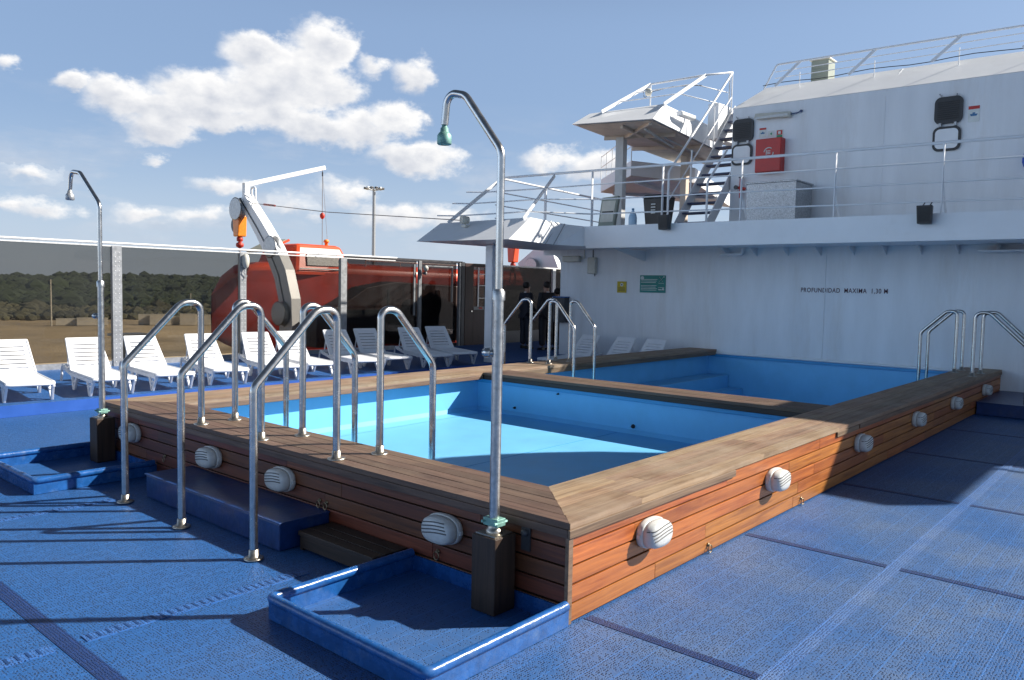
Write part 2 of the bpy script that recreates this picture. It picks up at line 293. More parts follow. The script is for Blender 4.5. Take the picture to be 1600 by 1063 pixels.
M['riser'] = mat('bright_blue_riser', (.024, .100, .40), .4, var=.12, scale=4)
M['tyre'] = mat('tyre', (.02, .02, .02), .8)
M['carred'] = mat('car_red', (.35, .02, .02), .3)
M['carwhite'] = mat('car_white', (.75, .75, .75), .3)

# ---------------------------------------------------------------- mesh helpers
class MB:
    def __init__(s): s.v = []; s.f = []; s.sm = []; s.tone = []; s.mi = []
    def add(s, vs, fs, smooth=False, tone=None, mi=0):
        o = len(s.v); s.v += [tuple(v) for v in vs]
        t = tone if tone is not None else (.5, .5, .5)
        for f in fs: s.f.append([i+o for i in f]); s.sm.append(smooth); s.tone.append(t); s.mi.append(mi)
    def box(s, a, b, tone=None, mi=0):
        x0, y0, z0 = [min(p, q) for p, q in zip(a, b)]; x1, y1, z1 = [max(p, q) for p, q in zip(a, b)]
        s.add([(x0,y0,z0),(x1,y0,z0),(x1,y1,z0),(x0,y1,z0),(x0,y0,z1),(x1,y0,z1),(x1,y1,z1),(x0,y1,z1)],
              [(0,3,2,1),(4,5,6,7),(0,1,5,4),(1,2,6,5),(2,3,7,6),(3,0,4,7)], False, tone, mi)
    def prism(s, poly, z0, z1, tone=None, mi=0):
        n = len(poly); ar = sum(poly[i][0]*poly[(i+1)%n][1]-poly[(i+1)%n][0]*poly[i][1] for i in range(n))
        if ar < 0: poly = poly[::-1]
        zz0 = z0 if isinstance(z0, (list, tuple)) else [z0]*n; zz1 = z1 if isinstance(z1, (list, tuple)) else [z1]*n
        vs = [(p[0], p[1], zz0[i]) for i, p in enumerate(poly)]+[(p[0], p[1], zz1[i]) for i, p in enumerate(poly)]
        s.add(vs, [tuple(range(n))[::-1], tuple(range(n, 2*n))]+[(i, (i+1)%n, n+(i+1)%n, n+i) for i in range(n)], False, tone, mi)
    def hull(s, lo, hi, mi=0, tone=None):
        """loft between two same-length closed loops given in order (lo, hi) with caps"""
        n = len(lo); s.add(list(lo)+list(hi), [tuple(range(n))[::-1], tuple(range(n, 2*n))]+[(i, (i+1)%n, n+(i+1)%n, n+i) for i in range(n)], False, tone, mi)
    def tube(s, pts, r, n=12, caps=True, mi=0, smooth=True):
        pts = [Vector(p) for p in pts]; rs = r if isinstance(r, (list, tuple)) else [r]*len(pts)
        T = []
        for i in range(len(pts)):
            a = pts[max(0, i-1)]; b = pts[min(len(pts)-1, i+1)]; T.append((b-a).normalized())
        u = T[0].orthogonal().normalized(); vs = []; fs = []
        for i, p in enumerate(pts):
            u = (u-T[i]*u.dot(T[i])).normalized(); w = T[i].cross(u)
            for k in range(n):
                a = 2*math.pi*k/n; vs.append(p+(u*math.cos(a)+w*math.sin(a))*rs[i])
        for i in range(len(pts)-1):
            for k in range(n): fs.append((i*n+k, i*n+(k+1)%n, (i+1)*n+(k+1)%n, (i+1)*n+k))
        s.add(vs, fs, smooth, None, mi)
        if caps:
            s.add(vs[:n], [tuple(range(n))[::-1]], False, None, mi); s.add(vs[-n:], [tuple(range(n))], False, None, mi)
    def lathe(s, prof, c=(0,0,0), axis=(0,0,1), n=20, mi=0, smooth=True):
        ax = Vector(axis).normalized(); u = ax.orthogonal().normalized(); w = ax.cross(u); c = Vector(c)
        vs = []; fs = []
        for (r, h) in prof:
            for k in range(n):
                a = 2*math.pi*k/n; vs.append(c+ax*h+(u*math.cos(a)+w*math.sin(a))*r)
        for i in range(len(prof)-1):
            for k in range(n): fs.append((i*n+k, i*n+(k+1)%n, (i+1)*n+(k+1)%n, (i+1)*n+k))
        s.add(vs, fs, smooth, None, mi)
        s.add(vs[:n], [tuple(range(n))[::-1]], False, None, mi); s.add(vs[-n:], [tuple(range(n))], False, None, mi)
    def bar(s, a, b, w, h, up=(0,0,1), mi=0, tone=None):
        a = Vector(a); b = Vector(b); t = (b-a).normalized(); upv = Vector(up)
        if abs(t.dot(upv)) > .99: upv = Vector((1,0,0))
        sd_ = t.cross(upv).normalized(); u = sd_.cross(t)
        vs = []
        for p in (a, b):
            for (i, j) in ((-1,-1),(1,-1),(1,1),(-1,1)): vs.append(p+sd_*i*w/2+u*j*h/2)
        s.add(vs, [(0,3,2,1),(4,5,6,7),(0,1,5,4),(1,2,6,5),(2,3,7,6),(3,0,4,7)], False, tone, mi)
    def build(s, name, m, parent=None, bevel=0, loc=None, fix=True):
        me = bpy.data.meshes.new(name); me.from_pydata(s.v, [], s.f)
        ms = m if isinstance(m, (list, tuple)) else [m]
        for x in ms: me.materials.append(M[x] if isinstance(x, str) else x)
        me.polygons.foreach_set('use_smooth', s.sm); me.polygons.foreach_set('material_index', s.mi)
        ca = me.color_attributes.new('tone', 'FLOAT_COLOR', 'CORNER'); arr = []
        for f, t in zip(s.f, s.tone): arr += list((t[0], t[1], t[2], 1.))*len(f)
        ca.data.foreach_set('color', arr)
        me.update()
        if fix:
            bm = bmesh.new(); bm.from_mesh(me); bmesh.ops.recalc_face_normals(bm, faces=bm.faces); bm.to_mesh(me); bm.free()
        o = bpy.data.objects.new(name, me); C.objects.link(o)
        if parent: o.parent = parent
        if loc: o.location = loc
        if bevel:
            b = o.modifiers.new('bevel', 'BEVEL'); b.width = bevel; b.segments = 2; b.limit_method = 'ANGLE'; b.angle_limit = R(40)
        return o

def fillet(pts, rad, seg=8):
    pts = [Vector(p) for p in pts]; rr = rad if isinstance(rad, (list, tuple)) else [rad]*len(pts); out = [pts[0]]
    for i in range(1, len(pts)-1):
        a, b, c = pts[i-1], pts[i], pts[i+1]; u = (a-b).normalized(); v = (c-b).normalized()
        ang = u.angle(v); d = min(rr[i]/math.tan(ang/2), (a-b).length*.49, (c-b).length*.49); p0 = b+u*d; p1 = b+v*d
        r_ = d*math.tan(ang/2); cen = b+(u+v).normalized()*(r_/math.sin(ang/2))
        v0 = p0-cen; v1 = p1-cen; th = v0.angle(v1); ax = v0.cross(v1).normalized()
        for k in range(seg+1): out.append(cen+Matrix.Rotation(th*k/seg, 3, ax)@v0)
    out.append(pts[-1]); return out
def tag(o, label=None, cat=None, group=None, kind=None):
    if label: o['label'] = label
    if cat: o['category'] = cat
    if group: o['group'] = group
    if kind: o['kind'] = kind
    return o
def thing(name, label, cat, loc=(0,0,0), rz=0, group=None):
    o = bpy.data.objects.new(name, None); C.objects.link(o); o.empty_display_size = .2
    o.location = loc; o.rotation_euler = (0,0,rz); return tag(o, label, cat, group)
def copy_tree(o, parent=None):
    c = o.copy(); C.objects.link(c); c.parent = parent
    for ch in list(o.children): copy_tree(ch, c)
    return c
def text_mesh(body, size, m, mw, parent=None, name='lettering', ext=.001, spacing=1.0, bold=0.):
    cu = bpy.data.curves.new('t', 'FONT'); cu.body = body; cu.size = size; cu.extrude = ext; cu.align_x = 'CENTER'; cu.align_y = 'CENTER'; cu.space_character = spacing; cu.offset = bold
    o = bpy.data.objects.new('t', cu); C.objects.link(o); bpy.context.view_layer.update()
    me = bpy.data.meshes.new_from_object(o.evaluated_get(bpy.context.evaluated_depsgraph_get())); bpy.data.objects.remove(o)
    me.materials.clear(); me.materials.append(M[m]); me.transform(mw)
    t = bpy.data.objects.new(name, me); C.objects.link(t)
    if parent: t.parent = parent
    return t
# text on a wall that faces -X and is read from the pool: text right = -Y, up = +Z
def wallmw(x, y, z): return Matrix(((0,0,-1,x),(-1,0,0,y),(0,1,0,z),(0,0,0,1)))
def rt_(): return (random.random(), random.random(), random.random())

# ================================================================ THE SETTING
H = .55; LX = 12.2; LY = 5.796
X0, Y0, W1, W2, W3 = 0., 0., .499, .53, .613     # coping widths front / right / left
D1, D2 = 4.914, 5.473                            # divider
# deck: one sheet with the pool well left open
b = MB()
for (xa, xb, ya, yb) in ((-9, .03, -12, 8.8), (.03, 20, -12, .03), (.03, 12.3, LY-.03, 8.8), (12.3, 20, .03, 8.8)):
    b.add([(xa,ya,0),(xb,ya,0),(xb,yb,0),(xa,yb,0)], [(0,1,2,3)])
deck = b.build('deck_floor', 'deck', fix=False); tag(deck, kind='structure')
b = MB(); b.prism([(-9,8.8),(22,8.8),(22,13.0),(-9,13.0)], 0.0, .15)
tag(b.build('raised_side_deck', 'deck'), kind='structure')
b = MB(); b.prism([(-9,8.785),(9.6,8.785),(9.6,8.7995),(-9,8.7995)], 0.002, .153)
tag(b.build('deck_riser', 'riser'), kind='structure')
b = MB()   # flat strips between the mats
for x in (.15, 2.15, 4.26, 6.35, 8.45): b.box((x-.03, -12, .0), (x+.03, -.03, .0025))
b.box((-1.885, -12, 0), (-1.80, 8.78, .0025)); b.box((-4.2, -12, 0), (-4.1, 8.78, .0042))
b.box((-.9, 6.05, 0), (-.86, 8.78, .0042))
tag(b.build('dark_mat_joint', 'deckjoint'), kind='structure')
b = MB(); b.box((-1.77, -1.07, 0), (12.1, -.99, .0045)); b.box((-1.77, 1.57, 0), (-.5, 1.66, .0045)); b.box((-9, 1.57, 0), (-1.91, 1.66, .0045)); b.box((-9,-1.08,0),(-1.91,-.98,.0045))
b.box((-1.77, 4.02, 0), (-.62, 4.09, .0045)); b.box((-9, 4.02, 0), (-1.91, 4.09, .0045)); b.box((-1.77, -3.1, 0), (12.1, -3.02, .0045))
tag(b.build('pale_mat_joint', 'deckstrip'), kind='structure')
# ladder slots in the pale joint
b = MB()
def slots(x0, x1, y0, y1, st):
    x = x0
    while x < x1: b.box((x, y0+.012, .0), (x+.012, y1-.012, .0065)); x += st
slots(-1.75, -.55, 1.57, 1.66, .045); slots(-4.0, -1.95, 1.57, 1.66, .045); slots(-1.75, -.65, 4.02, 4.09, .045)
tag(b.build('joint_slots', 'slotblue'), kind='structure')

# ---------------------------------------------------------------- pool
pool = thing('swimming_pool', 'raised blue double pool clad in brown teak planks in the middle of the deck', 'pool', (0,0,0))
PB = []
def planks_top(lines, axis, mname, name, z1=H, t=.035):
    """lines: list of (o0,s0,e0,o1,s1,e1): plank between offsets o0,o1 with mitred starts/ends"""
    b = MB()
    for (o0, s0, e0, o1, s1, e1) in lines:
        g = .0032; o0 += g; o1 -= g
        cuts = [0.]; L_ = min(e0-s0, e1-s1); t0 = random.uniform(.25, .5)
        p = t0*2.4/L_
        while p < .93: cuts.append(p); p += random.uniform(1.6, 2.6)/L_
        cuts.append(1.)
        for k in range(len(cuts)-1):
            a0 = s0+(e0-s0)*cuts[k]+(.0015 if k else 0); a1 = s0+(e0-s0)*cuts[k+1]; c0 = s1+(e1-s1)*cuts[k]+(.0015 if k else 0); c1 = s1+(e1-s1)*cuts[k+1]
            if k and k < len(cuts)-1: c0 = a0+0*(c0) if abs(c0-a0) < .2 else a0
            if k+1 < len(cuts)-1: c1 = a1
            P = [(a0,o0),(a1,o0),(c1,o1),(c0,o1)]
            if axis == 1: P = [(y, x) for x, y in P]
            b.prism(P, z1-t, z1+random.uniform(-.0012, .0012), rt_())
    return b.build(name, mname, pool)
# front coping (runs along Y between x=-.03 and W1), mitred at both ends
def mitred(o_a, o_b, n, sA, eA, sB, eB):
    """offset from o_a (outer) to o_b (inner); start/end positions vary linearly outer->inner"""
    out = []
    for i in range(n):
        f0, f1 = i/n, (i+1)/n
        out.append((o_a+(o_b-o_a)*f0, sA+(sB-sA)*f0, eA+(eB-eA)*f0, o_a+(o_b-o_a)*f1, sA+(sB-sA)*f1, eA+(eB-eA)*f1))
    return out
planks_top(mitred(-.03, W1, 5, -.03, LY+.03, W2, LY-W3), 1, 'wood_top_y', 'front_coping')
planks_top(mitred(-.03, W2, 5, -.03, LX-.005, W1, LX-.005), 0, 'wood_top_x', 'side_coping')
l = mitred(LY+.03, LY-W3, 5, -.03, LX-.005, W1, LX-.005)
l = [(p[3], p[4], p[5], p[0], p[1], p[2]) for p in l]
planks_top(l, 0, 'wood_top_x', 'far_coping')
dl = [(D1+(D2-D1)*i/5, W2+.002, LY-W3-.002, D1+(D2-D1)*(i+1)/5, W2+.002, LY-W3-.002) for i in range(5)]
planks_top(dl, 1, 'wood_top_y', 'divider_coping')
# dark substrate just under the planks
b = MB(); zt = H-.037
b.box((.001, .001, .45), (W1-.022, LY-.001, zt)); b.box((W1-.021, .001, .45), (LX-.01, W2-.022, zt)); b.box((W1-.021, LY-W3+.022, .45), (LX-.01, LY-.001, zt)); b.box((D1+.022, W2-.021, .45), (D2-.022, LY-W3+.021, zt))
b.build('coping_bearer', 'gap', pool)
# edge trim boards (outer) and inner fascias
def seg_boards(name, m, segs):
    b = MB()
    for a, c in segs: b.box(a, c, rt_())
    return b.build(name, m, pool, bevel=.004)
zf0, zf1 = .468, H-.036
for k_, (xa_, xb_) in enumerate(((-.036, 1.92), (4.02, 4.62), (4.66, 8.4), (8.405, 12.19))):
    seg_boards('edge_trim', 'wood_trim', [((xa_, -.036, zf0), (xb_, -.0205, zf1))])
for ya_, yb_ in ((-.0200, 2.9), (2.904, LY+.03)):
    seg_boards('edge_trim', 'wood_trimy', [((-.036, ya_, zf0), (-.0205, yb_, zf1))])
seg_boards('inner_fascia', 'wood_dark', [((D1-.002, W2, .455), (D1+.020, LY-W3-.021, H-.036)), ((W1, W2-.02, .455), (D1-.003, W2, H-.036)), ((W1-.02, W2, .455), (W1, LY-W3, H-.036))])
seg_boards('pool_side_fascia', 'wood_trim', [((W1, LY-W3-.002, .455), (D1-.003, LY-W3+.02, H-.036)), ((D2+.001, LY-W3-.002, .435), (LX-.01, LY-W3+.02, H-.036)), ((D2-.02, W2, .455), (D2, LY-W3-.021, H-.036)), ((D2+.001, W2-.02, .435), (LX-.01, W2, H-.036))])
# side cladding: rows of boards
def cladding(name, m, axis, lo, hi, pos, out, rows=5, z0=.008, z1=.513, gap=.010):
    b = MB(); h = (z1-z0)/rows
    for r in range(rows):
        p = lo
        first = True
        while p < hi-.01:
            q_ = min(hi, p+(random.uniform(.5, 2.2) if first else random.uniform(1.5, 2.8))); first = False
            if hi-q_ < .35: q_ = hi
            za = z0+r*h+gap/2; zb = z0+(r+1)*h-gap/2; j = random.uniform(-.0015, .0015)
            if axis == 0: b.box((p+.001, pos+out+j, za), (q_-.001, pos, zb), rt_())
            else: b.box((pos+out+j, p+.001, za), (pos, q_-.001, zb), rt_())
            p = q_
    return b.build(name, m, pool, bevel=.003)
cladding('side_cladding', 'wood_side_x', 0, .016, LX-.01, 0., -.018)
cladding('front_cladding', 'wood_side_shade_y', 1, .002, LY-.002, 0., -.018)
cladding('far_cladding', 'wood_side_x', 0, 0, LX-.01, LY, .018)
b = MB(); b.box((-.026, -.024, .004), (.014, .0, .513)); b.build('corner_board', 'wood_trim', pool, bevel=.003)
b = MB()   # core behind the boards
b.box((.002, .002, .002), (.03, LY-.002, .449)); b.box((.031, .002, .002), (LX-.01, .03, .449)); b.box((.031, LY-.03, .002), (LX-.01, LY-.002, .449)); b.build('cladding_core', 'gap', pool)
# basins
def basin(name, x0, x1, y0, y1, zt, zf, parent, lip=.05):
    """open box with walls, floor, chamfered floor edge"""
    b = MB(); ch = .05
    top = [(x0,y0,zt),(x1,y0,zt),(x1,y1,zt),(x0,y1,zt)]
    mid = [(x0,y0,zf+ch),(x1,y0,zf+ch),(x1,y1,zf+ch),(x0,y1,zf+ch)]
    bot = [(x0+ch,y0+ch,zf),(x1-ch,y0+ch,zf),(x1-ch,y1-ch,zf),(x0+ch,y1-ch,zf)]
    vs = top+mid+bot; fs = []
    for i in range(4):
        j = (i+1)%4; fs.append((i, 4+i, 4+j, j)); fs.append((4+i, 8+i, 8+j, 4+j))
    fs.append((8,9,10,11)); b.add(vs, fs)
    o = b.build(name, 'poolblue', parent, fix=False)
    # shell thickness outward so no light leaks
    return o
b1 = basin('near_basin', W1-.14, D1+.08, W2-.14, LY-W3+.17, .449, .0, pool)
b2 = basin('far_basin', D2-.08, LX-.012, W2-.14, LY-W3+.17, .449, -.62, pool)
b = MB()   # lip ledges at the top of the walls, bench steps in the far basin
b.box((D1+.021, W2-.13, .405), (D1+.079, LY-W3+.16, .453)); b.build('basin_lip', 'poollip', pool, bevel=.004); b = MB()
b.box((LX-.06, W2-.12, .40), (LX-.013, LY-W3+.16, .452))
b.build('basin_lip', 'poollip', pool, bevel=.004)
b = MB(); b.prism([(D2-.07, LY-W3-.30), (LX-.03, LY-W3-.30), (LX-.03, LY-W3+.16), (D2-.07, LY-W3+.16)], -.61, .03); b.prism([(D2-.07, LY-W3-.62), (LX-.03, LY-W3-.62), (LX-.03, LY-W3-.302), (D2-.07, LY-W3-.302)], -.61, -.22)
b.build('basin_bench', 'poolblue', pool, bevel=.012)
b = MB(); b.add([(W1-.13, LY-W3-.28, .0022), (D1+.03, LY-W3-.10, .0022), (D1+.03, LY-W3-.088, .0022), (W1-.13, LY-W3-.268, .0022)], [(0,1,2,3)]); b.box((W1-.1, 2.9, .0), (D1+.0, 2.908, .0025)); b.build('floor_weld_seam', 'poollip', pool)
for (y, z, r) in ((2.72, .09, .020), (4.64, .10, .013), (3.89, .37, .010)): b = MB(); b.lathe([(r*1.3, 0), (r*1.3, .012), (r, .016), (r*.8, .035), (.004, .036)], (D1+.079, y, z), (-1,0,0), 14); b.build('inlet_nozzle', 'black', pool)
b = MB(); b.box((D1+.085, W2-.13, -.4), (D2-.085, LY-W3+.16, .448)); b.build('divider_core', 'gap', pool)
b = MB(); b.prism([(W1-.2,W2-.2),(D2-.15,W2-.2),(D2-.15,LY-W3+.2),(W1-.2,LY-W3+.2)], -.09, -.006); b.prism([(D2-.13,W2-.2),(LX,W2-.2),(LX,LY-W3+.2),(D2-.13,LY-W3+.2)], -.72, -.63); b.build('basin_base', 'gap', pool)

# ---------------------------------------------------------------- bulkhead lamps and eye rings on the cladding
def make_lamp(kind, label, group):
    t = thing('bulkhead_lamp', label, 'lamp', group=group)
    # local: +x out of the wall, y along the wall, z up
    def oval(w, h, x, n=28, p=2.6):
        out = []
        for k in range(n):
            a = 2*math.pi*k/n; c, s = math.cos(a), math.sin(a)
            out.append((x, w/2*math.copysign(abs(c)**(2/p), c), h/2*math.copysign(abs(s)**(2/p), s)))
        return out
    def loft(b, loops, mi=0):
        n = len(loops[0]); vs = [v for l in loops for v in l]; fs = []
        for i in range(len(loops)-1):
            for k in range(n): fs.append((i*n+k, i*n+(k+1)%n, (i+1)*n+(k+1)%n, (i+1)*n+k))
        fs.append(tuple(range(n))[::-1]); fs.append(tuple(range((len(loops)-1)*n, len(loops)*n))); b.add(vs, fs, True, None, mi)
    b = MB(); loft(b, [oval(.265, .17, 0), oval(.27, .175, .012), oval(.27, .175, .035), oval(.262, .167, .042)]); 
    b.box((.012, -.145, -.012), (.032, -.132, .012)); b.box((.012, .132, -.012), (.032, .145, .012))
    h = b.build('lamp_base', 'lampb', t)
    PR = [(1.0, .040), (.99, .062), (.955, .088), (.84, .106), (.55, .115), (.08, .118)]
    b = MB(); loft(b, [oval(.258*r_, .163*r_, x_) for r_, x_ in PR]); b.build('lamp_cover', 'lampg', t)
    def dome(y, z):
        r_ = (abs(y/.129)**2.6+abs(z/.0815)**2.6)**(1/2.6)
        for (ra, xa), (rb, xb) in zip(PR, PR[1:]):
            if ra >= r_ >= rb: return xa+(xb-xa)*(ra-r_)/(ra-rb)
        return .118 if r_ < .1 else .04
    b = MB()
    for i in range(4):
        pts = []
        for k in range(15):
            yy = -.122+.20*k/14+.008*i; zz = .040-.019*i+.020*math.sin((k/14)*2.2-.3)
            pts.append((dome(yy, zz)+.001, yy, zz))
        b.tube(pts, .0036, 6)
    b.build('cover_slots', 'lampd', t); return t
lamp0 = None
front_l = [(.88, 'between the corner shower post and the brown wooden step'), (2.57, 'above the near half of the blue step'), (3.60, 'above the far half of the blue step'), (5.06, 'nearest the far left shower post')]
right_l = [(.77, 'nearest the front corner of the pool'), (2.60, 'second from the front corner'), (4.68, 'at the edge of the shade'), (6.73, 'first one fully in the shade'), (8.66, 'second one in the deep shade'), (10.75, 'farthest, next to the step at the wall')]
for i, (p, w) in enumerate(front_l):
    if lamp0 is None: lamp0 = o = make_lamp('x', '', 'oval lamps on the pool cladding')
    else: o = copy_tree(lamp0)
    o.location = (-.019, p, .33); o.rotation_euler = (0, 0, math.pi); tag(o, 'grey oval lamp on front cladding '+w)
for i, (p, w) in enumerate(right_l):
    o = copy_tree(lamp0); o.location = (p, -.019, .33); o.rotation_euler = (0, 0, -math.pi/2); tag(o, 'white oval lamp on long side cladding, '+w)
ring0 = None
for (x, y, z, lab) in ((-.02, .95, .17, 'below the lamp beside the corner post'), (-.02, 2.06, .25, 'right one of the close pair above the end of the blue step'), (-.02, 2.14, .25, 'left one of the close pair above the end of the blue step'), (-.02, 2.96, .28, 'between the two lamps above the blue step'), (-.02, 4.45, .20, 'in the front cladding just left of the blue step'),
                       (1.56, -.02, .06, 'low on the long side between the first and second lamp'), (3.22, -.02, .06, 'low on the long side between the second and third lamp')):
    if ring0 is None:
        o = ring0 = thing('eye_ring', '', 'ring', group='eye rings on the pool cladding')
        b = MB(); b.lathe([(.014, 0), (.014, .005), (.006, .007), (.006, .018)], (0,0,0), (1,0,0), 12); b.build('ring_plate', 'brass', o)
        b = MB(); b.tube([(.016+.002*math.sin(a), .022*math.sin(a), -.024+.026*math.cos(a)) for a in [2*math.pi*k/18 for k in range(19)]], .0035, 7, caps=False); b.build('ring_loop', 'brass', o)
    else: o = copy_tree(ring0)
    o.location = (x, y, z); o.rotation_euler = (0, 0, math.pi if x < 0 else -math.pi/2); tag(o, 'small eye ring '+lab, 'ring')

# ---------------------------------------------------------------- steps
b = MB(); s = thing('deck_step', 'low blue painted step box under the handrails against the pool front', 'step', (0,0,0))
b.box((-.415, 2.03, .005), (-.02, 3.95, .185)); b.build('step_body', 'bluestep', s, bevel=.008)
b = MB(); b.box((-.425, 2.02, .186), (-.02, 3.96, .197)); b.build('step_top', 'bluestep', s, bevel=.003)
s = thing('wooden_step', 'low dark brown wooden step between blue step and shower tray', 'step')
b = MB()
for i in range(3): b.box((-.30+.092*i, 1.22, .10), (-.212+.092*i, 1.99, .13), rt_())
b.build('step_boards', 'wood_dark', s, bevel=.003)
b = MB(); b.box((-.29, 1.24, .004), (-.03, 1.27, .099), rt_()); b.box((-.29, 1.95, .004), (-.03, 1.98, .099), rt_()); b.box((-.292, 1.272, .02), (-.27, 1.948, .099), rt_()); b.build('step_frame', 'wood_dark', s)
s = thing('deck_step', 'dark blue step box at the far end against the white wall', 'step')
b = MB(); b.box((10.2, -.68, .005), (12.18, -.03, .185)); b.build('step_body', 'bluestep', s, bevel=.008)
b = MB(); b.box((10.19, -.69, .186), (12.18, -.025, .197)); b.build('step_top', 'bluestep', s, bevel=.003)

# ---------------------------------------------------------------- shower trays, posts and showers
def tray(label, x0, x1, y0, y1):
    t = thing('shower_tray', label, 'tray', ((x0+x1)/2, (y0+y1)/2, 0), group='blue shower trays')
    ox, oy = (x0+x1)/2, (y0+y1)/2; a, bb, c, d = x0-ox, x1-ox, y0-oy, y1-oy; h = .10; th = .012
    b = MB()
    b.box((a, c, .004), (bb, c+th, h)); b.box((a, d-th, .004), (bb, d, h)); b.box((a, c+th, .004), (a+th, d-th, h)); b.box((bb-th, c+th, .004), (bb, d-th, h)); b.build('tray_wall', 'bluepaint', t)
    b = MB(); r = .027
    path = fillet([(bb-.02, c+th/2, h+r*.6), (a+th/2, c+th/2, h+r*.6), (a+th/2, d-th/2, h+r*.6), (bb-.02, d-th/2, h+r*.6)], .03, 5)
    b.tube(path, r, 14); b.build('rim_pipe', 'bluepaint', t)
    b = MB(); b.add([(a+th, c+th, .009), (bb-th, c+th, .009), (bb-th, d-th, .009), (a+th, d-th, .009)], [(0,1,2,3)]); b.build('tray_mat', 'deck', t, fix=False)
    return t
tray('blue shower tray with rounded pipe rim around the post at the near pool corner', -1.03, -.02, -.03, 1.17)
tray('blue shower tray with rounded pipe rim around the post at the far left pool corner', -1.02, -.02, 4.62, 5.86)
def shower(label, plabel, x, y, pz, hd, ppl, patch=False):
    p = thing('shower_post', plabel, 'post', (x-.02, y, 0), group='dark wooden shower posts')
    b = MB(); b.box((-.085, -.085, .012), (.085, .085, .43)); b.build('post_block', 'wood_darkz', p, bevel=.006)
    b = MB(); b.box((-.07, -.07, .431), (.07, .07, .438)); b.lathe([(.045, .438), (.045, .452), (.036, .458), (.034, .475)], (0,0,0)); b.build('top_plate', 'flange', p)
    t = thing('outdoor_shower', label, 'shower', (x-.02, y, .475), group='tall steel outdoor showers')
    z0 = .475
    b = MB(); b.box((-.034, -.052, .0), (.034, .052, .042)); b.tube([(-.05, -.045, .022), (.05, -.045, .022)], .008, 8); b.tube([(-.05, .045, .022), (.05, .045, .022)], .008, 8); b.build('pipe_clamp', 'bronze', t, bevel=.004)
    b = MB(); b.tube([(0,0,.005), (0,0,1.74-z0)], .0285, 16); b.build('lower_pipe', 'steel2', t)
    b = MB(); b.tube([(0,0,1.69-z0), (0,0,1.735-z0), (0,0,1.75-z0)], [.035, .035, .026], 16); b.build('pipe_coupling', 'steel2', t)
    if patch:
        pass
    b = MB()
    pth = fillet([(0,0,1.74-z0), (0,0,2.475-z0), (0, .27*hd, 2.80-z0), (0, .41*hd, 2.835-z0), (0, .43*hd, 2.66-z0)], [.1,.1,.1,.085,.1], 8)
    b.tube(pth, .021, 14); b.build('upper_pipe', 'steel', t)
    b = MB(); b.lathe([(.014, .07), (.016, .045), (.022, .042), (.024, .02), (.030, .015), (.040, 0), (.041, -.045), (.036, -.05), (.03, -.046)], (0, .43*hd, 2.60-z0), (0,0,1), 18); b.build('shower_head', ppl, t)
    b = MB(); b.tube([(0, .0, 1.41-z0), (-.03, .045, 1.41-z0)], .016, 12); b.lathe([(.012, 0), (.027, .004), (.027, .03), (.020, .034), (.018, .045)], (-.022, .03, 1.41-z0), (-.55, .83, 0), 14)
    b.tube([(.0, -.0, 1.41-z0), (0, 0, 1.45-z0)], .027, 14); b.build('shower_valve', 'steel', t)
    return t
shower('tall bent steel shower with green head standing on the near pool corner', 'dark wooden block carrying the shower at the near pool corner', -.115, .40, .475, 1.0, 'bronze')
shower('tall bent steel shower with grey head standing at the far left pool corner', 'dark wooden block carrying the shower at the far left pool corner', -.115, 5.50, .475, 1.65, 'galv')
b = MB(); b.box((-.03, .235, .34), (-.019, .295, .48)); b.lathe([(.02, 0), (.02, .02), (.008, .025)], (-.03, .265, .44), (-1,0,0), 10); tag(b.build('wall_bracket', 'darkframe'), 'rusty steel bracket plate beside the corner shower post', 'bracket')

# ---------------------------------------------------------------- handrails
def rail(label, group, plane, pv, pts, rad=.026, fr=((0, 0), (-1, 0))):
    """plane 'y': the rail lies in y=pv, pts are (x,z); plane 'x': in x=pv, pts are (y,z)"""
    P = [((p[0], pv, p[1]) if plane == 'y' else (pv, p[0], p[1])) for p in pts]
    base = P[0]; t = thing('pool_handrail', label, 'handrail', base, group=group)
    Q = [Vector(p)-Vector(base) for p in P]
    b = MB(); rr = [.1]*len(Q)
    b.tube(fillet(Q, [.1, .09, .13, .13, .09, .1][:len(Q)], 8), rad, 16); b.build('rail_tube', 'steel', t)
    for e in fr:
        q_ = Q[e[0]] if e[0] else Q[0]; q_ = Q[-1] if e[0] == -1 else Q[0]
        b = MB(); b.lathe([(.062, .002), (.062, .009), (.05, .012), (rad+.006, .016), (rad+.005, .06), (rad, .064)], (q_.x, q_.y, q_.z), (0,0,1), 20); b.build('base_flange', 'flange', t)
    return t
# profile: foot on deck, bend, apex arch, down to the coping
for y, nm in ((2.03, 'nearest'), (2.98, 'middle'), (3.905, 'farthest')):
    rail(nm+' steel handrail rising from the blue deck to the front coping', 'handrails from deck to front coping', 'y', y,
         [(-.60, .005), (-.60, 1.10), (-.13, 1.585), (.035, 1.585), (.035, H)])
for y, nm in ((1.96, 'nearest'), (2.91, 'middle'), (3.93, 'farthest')):
    rail(nm+' steel handrail arching from the front coping down into the near basin', 'handrails into the near basin', 'y', y,
         [(.36, H), (.36, 1.585), (.50, 1.585), (.875, 1.17), (.875, .01)])
for x, nm in ((6.62, 'left'), (7.30, 'right')):
    rail(nm+' steel handrail from the far coping down to the lounger deck', 'handrails on the far coping', 'x', x, [(LY+.50, .0), (LY+.50, 1.15), (LY+.10, 1.58), (LY-.07, 1.58), (LY-.07, H)])
for x, nm in ((6.72, 'left'), (7.28, 'right')):
    rail(nm+' steel handrail from the far coping down into the far basin', 'handrails on the far coping', 'x', x, [(5.42, H), (5.42, 1.56), (5.28, 1.56), (4.92, 1.15), (4.92, -.18)], fr=((0,0),))
